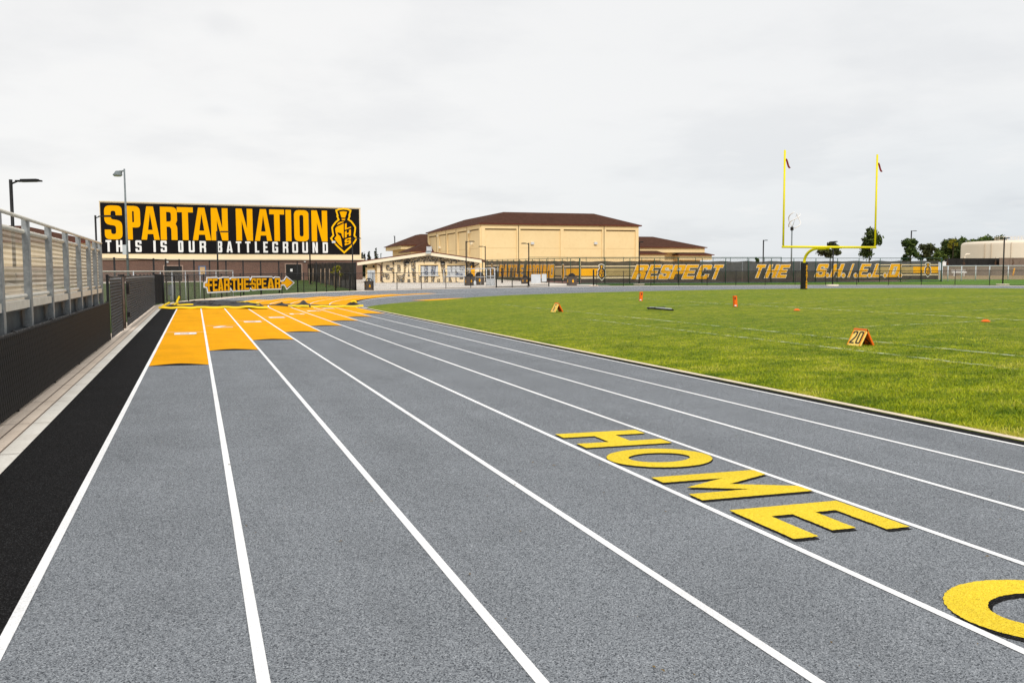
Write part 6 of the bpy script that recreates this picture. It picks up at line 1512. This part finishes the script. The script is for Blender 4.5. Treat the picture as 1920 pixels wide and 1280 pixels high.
# row of staked saplings on the lawn
stakes = [((580, 503.5, 531.5), (586.5, 503.0, 530.5)), ((593.8, 504.5, 534), (601, 504, 531.5)), ((609.5, 503, 537), (617.2, 504, 535.5)), ((627, 508, 540.5), (636.5, 507.5, 539.5))]
names = ['screened fence end', 'second', 'third', 'young tree']
SL = [('thin wooden stake at the far left of the sapling row', 'slanting wooden stake second from the far left of the sapling row'), ('wooden stake third from the far left of the sapling row', 'wooden stake fourth from the far left of the sapling row'),
      ('thick wooden stake left of the leafy sapling, taller and nearer', 'slender wooden stake just left of the leafy sapling'), ('stout nearest wooden stake on the left side of the leafy sapling', 'nearest wooden stake on the right side of the leafy sapling')]
for i, pr_ in enumerate(stakes):
    for j, (x, yt, yb) in enumerate(pr_):
        D = 88+ (540.5-yb)*1.9
        q = atD(x, yb, D); zz_ = float(zG(q[0], q[1])); q2 = atD(x+(0.6 if j else -0.4), yt, D); b = MB(); b.tube([(q[0], q[1], zz_-.1), (q2[0], q2[1], q2[2])], 0.052 if j == 0 else 0.04, 8, r2=0.045)
        tag(b.build('tree_stake', M['wood'], None, True), SL[i][j], 'stake', 'wooden stakes for saplings on the lawn')
tree(630.5, 87, 522, 497.5, 26, 'young yellow green sapling tied between wooden stakes on the lawn', 'leaf_yellow', 21, n=520, leaf=0.07, nblob=12, name='sapling')
# trees behind the court fence
tree(1629, 135, 484, 428, 52, 'dark leafy tree rising behind the right goalpost upright', 'leaf_dark', 31, n=2600, leaf=0.15, nblob=16, group='trees behind the court fence')
tree(1556, 140, 484, 455, 44, 'rounded olive tree showing under the goalpost crossbar', 'leaf_olive', 32, n=1900, leaf=0.15, nblob=14, group='trees behind the court fence')
tree(1420, 190, 493, 483, 12, 'tiny dark treetop just above the THE banner', 'leaf_mid', 33, n=260, leaf=0.2, nblob=5)
tree(1706, 138, 492, 446, 36, 'dark green tree with a drooping side in front of a lamp post', 'leaf_dark', 34, n=2200, leaf=0.15, nblob=13, group='trees behind the court fence')
tree(1738, 150, 492, 459, 36, 'greyish olive shrubby tree between two greener trees', 'leaf_olive', 35, n=1700, leaf=0.16, nblob=12, group='trees behind the court fence')
tree(1757, 200, 494, 462, 30, 'mid green bushy tree just left of the large dark grove', 'leaf_mid', 36, n=1500, leaf=0.17, nblob=10, group='trees behind the court fence')
tree(1782, 252, 492, 447, 54, 'large dark green spreading tree beside the water tank', 'leaf_dark', 37, n=4200, leaf=0.24, nblob=24, group='trees by the water tank')
tree(1786, 246, 468, 446, 22, 'yellowing autumn tree crown among dark green ones', 'leaf_yellow', 38, n=500, leaf=0.17, nblob=6)
tree(1806, 268, 492, 445, 46, 'broad green tree touching the left edge of the water tank', 'leaf_mid', 39, n=3600, leaf=0.26, nblob=20, group='trees by the water tank')
tree(1833, 285, 490, 439, 66, 'tall green tree showing above the left shoulder of the water tank', 'leaf_mid', 40, n=3000, leaf=0.27, nblob=18, group='trees by the water tank')
tree(1860, 295, 490, 438.5, 56, 'far dark tree line top showing over the water tank roof', 'leaf_dark', 41, n=2600, leaf=0.28, nblob=14, group='trees by the water tank')
for k, (x, yt, w, lab) in enumerate(((679.5, 474, 5, 'shortest dark cypress beside the end of the brick hall'), (683.5, 474.5, 6, 'second short dark cypress right of the brick hall'), (692, 471.5, 9, 'broad dark cypress right of two short ones'), (705, 467, 11, 'tallest dark cypress left of the gymnasium wing'))):
    p = atD(x, 500, 260); z = 0.6; zt = atD(x, yt, 260)[2]; W = w*260/FPX; t = thing('cypress', lab, 'tree', (p[0], p[1], z), 'dark cypress trees')
    MB().tube([(p[0], p[1], z), (p[0], p[1], zt-1)], 0.15, 7).build('trunk', M['bark'], t, True)
    leaves((p[0], p[1], 0), [(0.15*math.sin(i*2.1), 0.15*math.cos(i*1.7), z+0.6+(zt-z-1.0)*i/9, W*0.5*(1-0.6*(i/9)**1.6)+.1, W*0.5*(1-0.6*(i/9)**1.6)+.1, 0.85) for i in range(10)], 800, 0.17, 50+k).build('crown', M['leaf_cypress'], t)
for k, (x, yt, yb, w, lab) in enumerate(((1776.5, 485, 500, 7, 'small rust brown conifer right of the banner end'), (1807, 485, 500, 8, 'small rust brown conifer in the middle before the dark wall'), (1866.5, 484, 500, 8, 'small rust brown conifer left of the lamp post'), (1899, 485.5, 500, 8, 'small rust brown conifer right of the lamp post before the block wall'))):
    p = atD(x, 500, 191); z = float(zG(p[0], p[1])); zt = atD(x, yt, 191)[2]; W = w*191/FPX; t = thing('conifer', lab, 'tree', (p[0], p[1], z), 'rusty young conifers by the wall')
    MB().tube([(p[0], p[1], z), (p[0], p[1], zt-.2)], 0.05, 7).build('trunk', M['bark'], t, True)
    leaves((p[0], p[1], 0), [(0, 0, z+0.4+(zt-z-0.4)*i/6, W*0.6*(1-i/7.5), W*0.6*(1-i/7.5), 0.3) for i in range(7)], 420, 0.06, 70+k).build('crown', M['leaf_rust'], t)

# ------------------------------------------------------------------ water tank, walls and fences on the right
TD = 230.0; tcx = 1951; TR_ = (tcx-1815)*TD/FPX*1.01; tcen = atD(tcx, 500, TD+TR_*0.2); z0 = 0.6; zs = atD(1850, 452.5, TD)[2]
t = thing('water_tank', 'big cream cylindrical water tank behind a low wall', 'tank', (tcen[0], tcen[1], z0))
prof = [(TR_, 0), (TR_, zs-z0-0.9)]+[(TR_-0.9+0.9*math.cos(a_), zs-z0-0.9+0.9*math.sin(a_)) for a_ in np.linspace(0.15, math.pi/2, 7)]+[(TR_*0.5, zs-z0+0.25), (0.01, zs-z0+0.4)]
MB().lathe((tcen[0], tcen[1], z0), prof, 72).build('shell', M['tank'], t, True)
def tank_pt(ang, r, z): dv = -CFh*math.cos(ang)+CRh*math.sin(ang); return np.array([tcen[0], tcen[1], z])+dv*r
b = MB()
for px in (1821, 1826, 1838.5, 1845.5):
    ang = -math.asin(min(0.995, (tcx-px)*TD/FPX/TR_)); b.tube([tank_pt(ang, TR_+0.05, z0), tank_pt(ang, TR_+0.05, zs-0.6)], 0.07, 6)
b.build('pipe', M['tank_seam'], t, True)
b = MB(); up_ = []
for px in np.linspace(1826, 1872, 12):
    ang = -math.asin(min(0.99, (tcx-px)*TD/FPX/TR_)); q = tank_pt(ang, TR_-1.2, zs-0.1); b.tube([q, q+(0, 0, 1.0)], 0.05, 6); up_.append(q+(0, 0, 1.0))
for dz in (0, -0.35, -0.7): b.tube([q+(0, 0, dz) for q in up_], 0.05, 6)
b.build('guard_rail', M['tank'], t, True)
a_ = atD(1808.5, 484, 216); b = MB(); b.tube([a_+(0, 0, -2.5), a_+(0, 0, 0.4), a_+CRh*0.15+(0, 0, 0.75), a_+CRh*0.5+(0, 0, 0.95), a_+CRh*1.2+(0, 0, 0.95)], 0.18, 10); b.build('inlet_pipe', M['tank'], t, True)
def wall_seg(name, label, cat, x0, x1, yt, D0, D1, m, th=0.3, cap=None):
    a_, c_ = atD(x0, yt, D0), atD(x1, yt, D1); zt = (a_[2]+c_[2])/2; za = float(zG(a_[0], a_[1]))-.3; d_ = c_-a_; d_[2] = 0; L_ = np.linalg.norm(d_); d_ /= L_; mid = (a_+c_)/2
    t = thing(name, label, cat, (a_[0], a_[1], za)); n_ = np.array([-d_[1], d_[0], 0]); MB().box((mid[0], mid[1], (za+zt)/2), L_, th, zt-za, d_, n_).build('panel', M[m], t)
    b = MB(); k = max(2, int(L_/2.5))
    for i in range(k+1): q = a_+d_*L_*i/k-n_*(th/2+0.03); b.box((q[0], q[1], (za+zt)/2), 0.06 if not cap else 0.45, 0.05, zt-za+(0.02 if not cap else .1), d_, n_)
    b.box((mid[0], mid[1], zt+0.04), L_+0.1, th+0.1, 0.08, d_, n_); b.build('cap_and_posts', M['black_steel'] if not cap else M[m], t)
wall_seg('slatted_wall', 'long charcoal screen wall in front of the water tank', 'wall', 1772, 1874, 485, 203, 206, 'door_dark')
wall_seg('block_wall', 'tan block wall right of the charcoal screen wall', 'wall', 1874.6, 1990, 484, 204.5, 208, 'block', cap=True)
wall_seg('block_wall', 'long low tan block wall along the road behind the silver fence', 'wall', 1766, 2000, 499.5, 176, 179, 'block', cap=True)
pts = [atD(x, 520, D) for x, D in ((1766, 117), (1777, 118), (1802.5, 120), (1829, 122), (1855, 124), (1890, 127), (1925, 131), (1965, 134))]
pts = [np.array([p[0], p[1], float(zG(p[0], p[1]))]) for p in pts]
fence_run('silver_fence', 'tall silver chain-link fence on the grass at the far right', 'fence', pts, 2.0, M['mesh_galv'], 0.07, 0.05, post_m=M['silver'], rail_m=M['silver'])
p = atD(1798, 508, 168); z = float(zG(p[0], p[1])); t = thing('bench', 'white bench in the dry grass behind the silver fence', 'bench', (p[0], p[1], z))
MB().box((p[0], p[1], z+0.75), 2.7, 0.4, 0.25, CRh, CFh).build('seat', M['sign_white'], t)
MB().box(np.array([p[0], p[1], z+1.08])+CFh*0.25, 2.7, 0.06, 0.16, CRh, CFh).build('backrest', M['sign_white'], t)
for s in (-0.9, 0.9): MB().box(np.array([p[0], p[1], z+0.45])+CRh*s, 0.1, 0.35, 0.95, CRh, CFh).build('leg', M['sign_white'], t)
p = atD(1899.5, 504, 172); z = float(zG(p[0], p[1])); b = MB(); b.tube([(p[0], p[1], z), tuple(atD(1902, 504.5, 172))], 0.13, 8); b.lathe(atD(1902, 504.5, 172), [(0.17, 0), (0.14, 0.1), (0.02, 0.18)], 10); tag(b.build('marker_post', M['banner_gold'], None, True), 'short leaning amber marker post beyond the silver fence', 'post')
p = atD(1769.5, 494, 183); z = float(zG(p[0], p[1])); zc = atD(1769.5, 491.5, 183)[2]; b = MB(); b.box((p[0], p[1], (z+zc)/2), 0.66, 0.6, zc-z, CRh, CFh); b.box((p[0], p[1], zc+0.05), 0.74, 0.68, 0.1, CRh, CFh); tag(b.build('water_cooler', M['sign_white']), 'small white cabinet top showing over the low block wall by the court fence end', 'cabinet')

# ------------------------------------------------------------------ bleachers
BX = -2.15
py_ = [10.2, 12.1, 14.03, 16.05, 18.05, 19.95, 21.75, 23.05, 24.3]
t = thing('bleachers', 'galvanised steel bleachers with mesh railing along the left side of the track', 'bleachers', (BX, 17, 0.0))
for i, y in enumerate(py_):
    b = MB()                                  # channel section: web and two flanges
    b.box((BX, y, 1.66), 0.022, 0.145, 1.50); b.box((BX-0.035, y-0.07, 1.66), 0.07, 0.012, 1.50); b.box((BX-0.035, y+0.07, 1.66), 0.07, 0.012, 1.50)
    b.build('post', M['galv'], t)
def rail(z, r, name='rail', m='pale_rail', x=BX-0.055): MB().tube([(x, 9.3, z), (x, 24.38, z)], r, 10).build(name, M[m], t, True)
rail(2.405, 0.024, 'top_rail', x=BX+0.0); rail(1.365, 0.028, 'toe_rail')
b = MB().tube([(BX-0.055, 9.3, 2.235), (BX-0.055, 24.38, 2.235)], 0.030, 10)
for y in np.arange(9.4, 24.3, 0.42): b.tube([(BX-0.055, y-0.006, 2.235), (BX-0.055, y+0.006, 2.235)], 0.034, 10)
b.build('handrail', M['pale_rail'], t, True)
wire_mesh((BX-0.08, 9.3, 1.36), (BX-0.08, 24.36, 1.36), 0.87, 0.0022).build('mesh', M['galv_wire'], t)
MB().box((BX-0.03, 16.9, 1.255), 0.05, 15.0, 0.10).box((BX-0.06, 16.9, 1.305), 0.10, 15.0, 0.012).build('deck_fascia', M['pale_rail'], t)
b = MB(); b.box((BX-0.13, 16.9, 1.055), 0.012, 15.0, 0.25); b.box((BX-0.10, 16.9, 0.925), 0.14, 15.0, 0.015); b.box((BX-0.10, 16.9, 1.188), 0.14, 15.0, 0.015); b.build('deck_beam', M['beam'], t)
b = MB()
for k in range(6): b.box((BX-0.30-0.20*k, 16.9, 1.29), 0.19, 15.0, 0.035)
b.build('walkway', M['bench'], t)
for k in range(11):                            # rising rows: riser board, foot board and seat plank
    x = BX-1.45-0.62*k; z = 1.38+0.265*k
    MB().box((x, 16.9, z+0.02), 0.34, 14.9, 0.04).box((x+0.18, 16.9, z-0.06), 0.02, 14.9, 0.12).build('foot_board', M['bench'], t)
    MB().box((x-0.30, 16.9, z+0.40), 0.26, 14.9, 0.045).box((x-0.18, 16.9, z+0.36), 0.015, 14.9, 0.10).build('seat', M['bench'], t)
for y in (10.5, 14.1, 17.7, 21.3, 24.2):
    b = MB(); x0, x1 = BX-0.2, BX-8.4; b.box(((x0+x1)/2, y, 2.15), math.hypot(x1-x0, 2.2), 0.08, 0.14, (-(x0-x1)/math.hypot(x1-x0, 2.2), 0, 2.2/math.hypot(x1-x0, 2.2)), (0, 1, 0), (2.2/math.hypot(x1-x0, 2.2), 0, (x0-x1)/math.hypot(x1-x0, 2.2)))
    for x in (BX-0.4, BX-3.0, BX-5.6, BX-8.2): b.box((x, y, (1.2-0.27*(x-BX))/2), 0.10, 0.08, 1.2-0.27*(x-BX))
    b.build('support_frame', M['galv'], t)
for z in (1.55, 1.95, 2.05):                   # short end rails across the aisle
    MB().tube([(BX-0.06, 12.15, z), (BX-1.2, 12.15, z)], 0.022, 8).build('aisle_rail', M['pale_rail'], t, True)
b = MB(); b.box((BX-0.07, 16.9, 0.455), 0.03, 15.0, 0.90); tag(b.build('skirt_board', M['door_dark']), 'dark backing board under the bleacher deck behind the low slatted fence', 'board')

# ------------------------------------------------------------------ blown leaves and grit on the track (uncountable)
def litter():
    b = MB(); r = np.random.default_rng(91)
    for _ in range(170):
        y = 3+r.random()**1.6*32; rho = r.random()*9.4; s = y-YC; x, yy = pos(s, rho); z = float(zT(s, rho))+0.012; a = r.random()*6.28; l = 0.006+0.014*r.random()**2
        ca, sa = math.cos(a)*l, math.sin(a)*l
        b.face([(x-ca, yy-sa, z), (x+sa*.5, yy-ca*.5, z+0.004), (x+ca, yy+sa, z), (x-sa*.5, yy+ca*.5, z+0.002)])
    o = b.build('leaf_litter', mat('dry_leaf', (0.09, 0.06, 0.03), 0.9, c2=(0.25, 0.17, 0.06), scale=0.7)); struct(o, 'stuff')
litter()
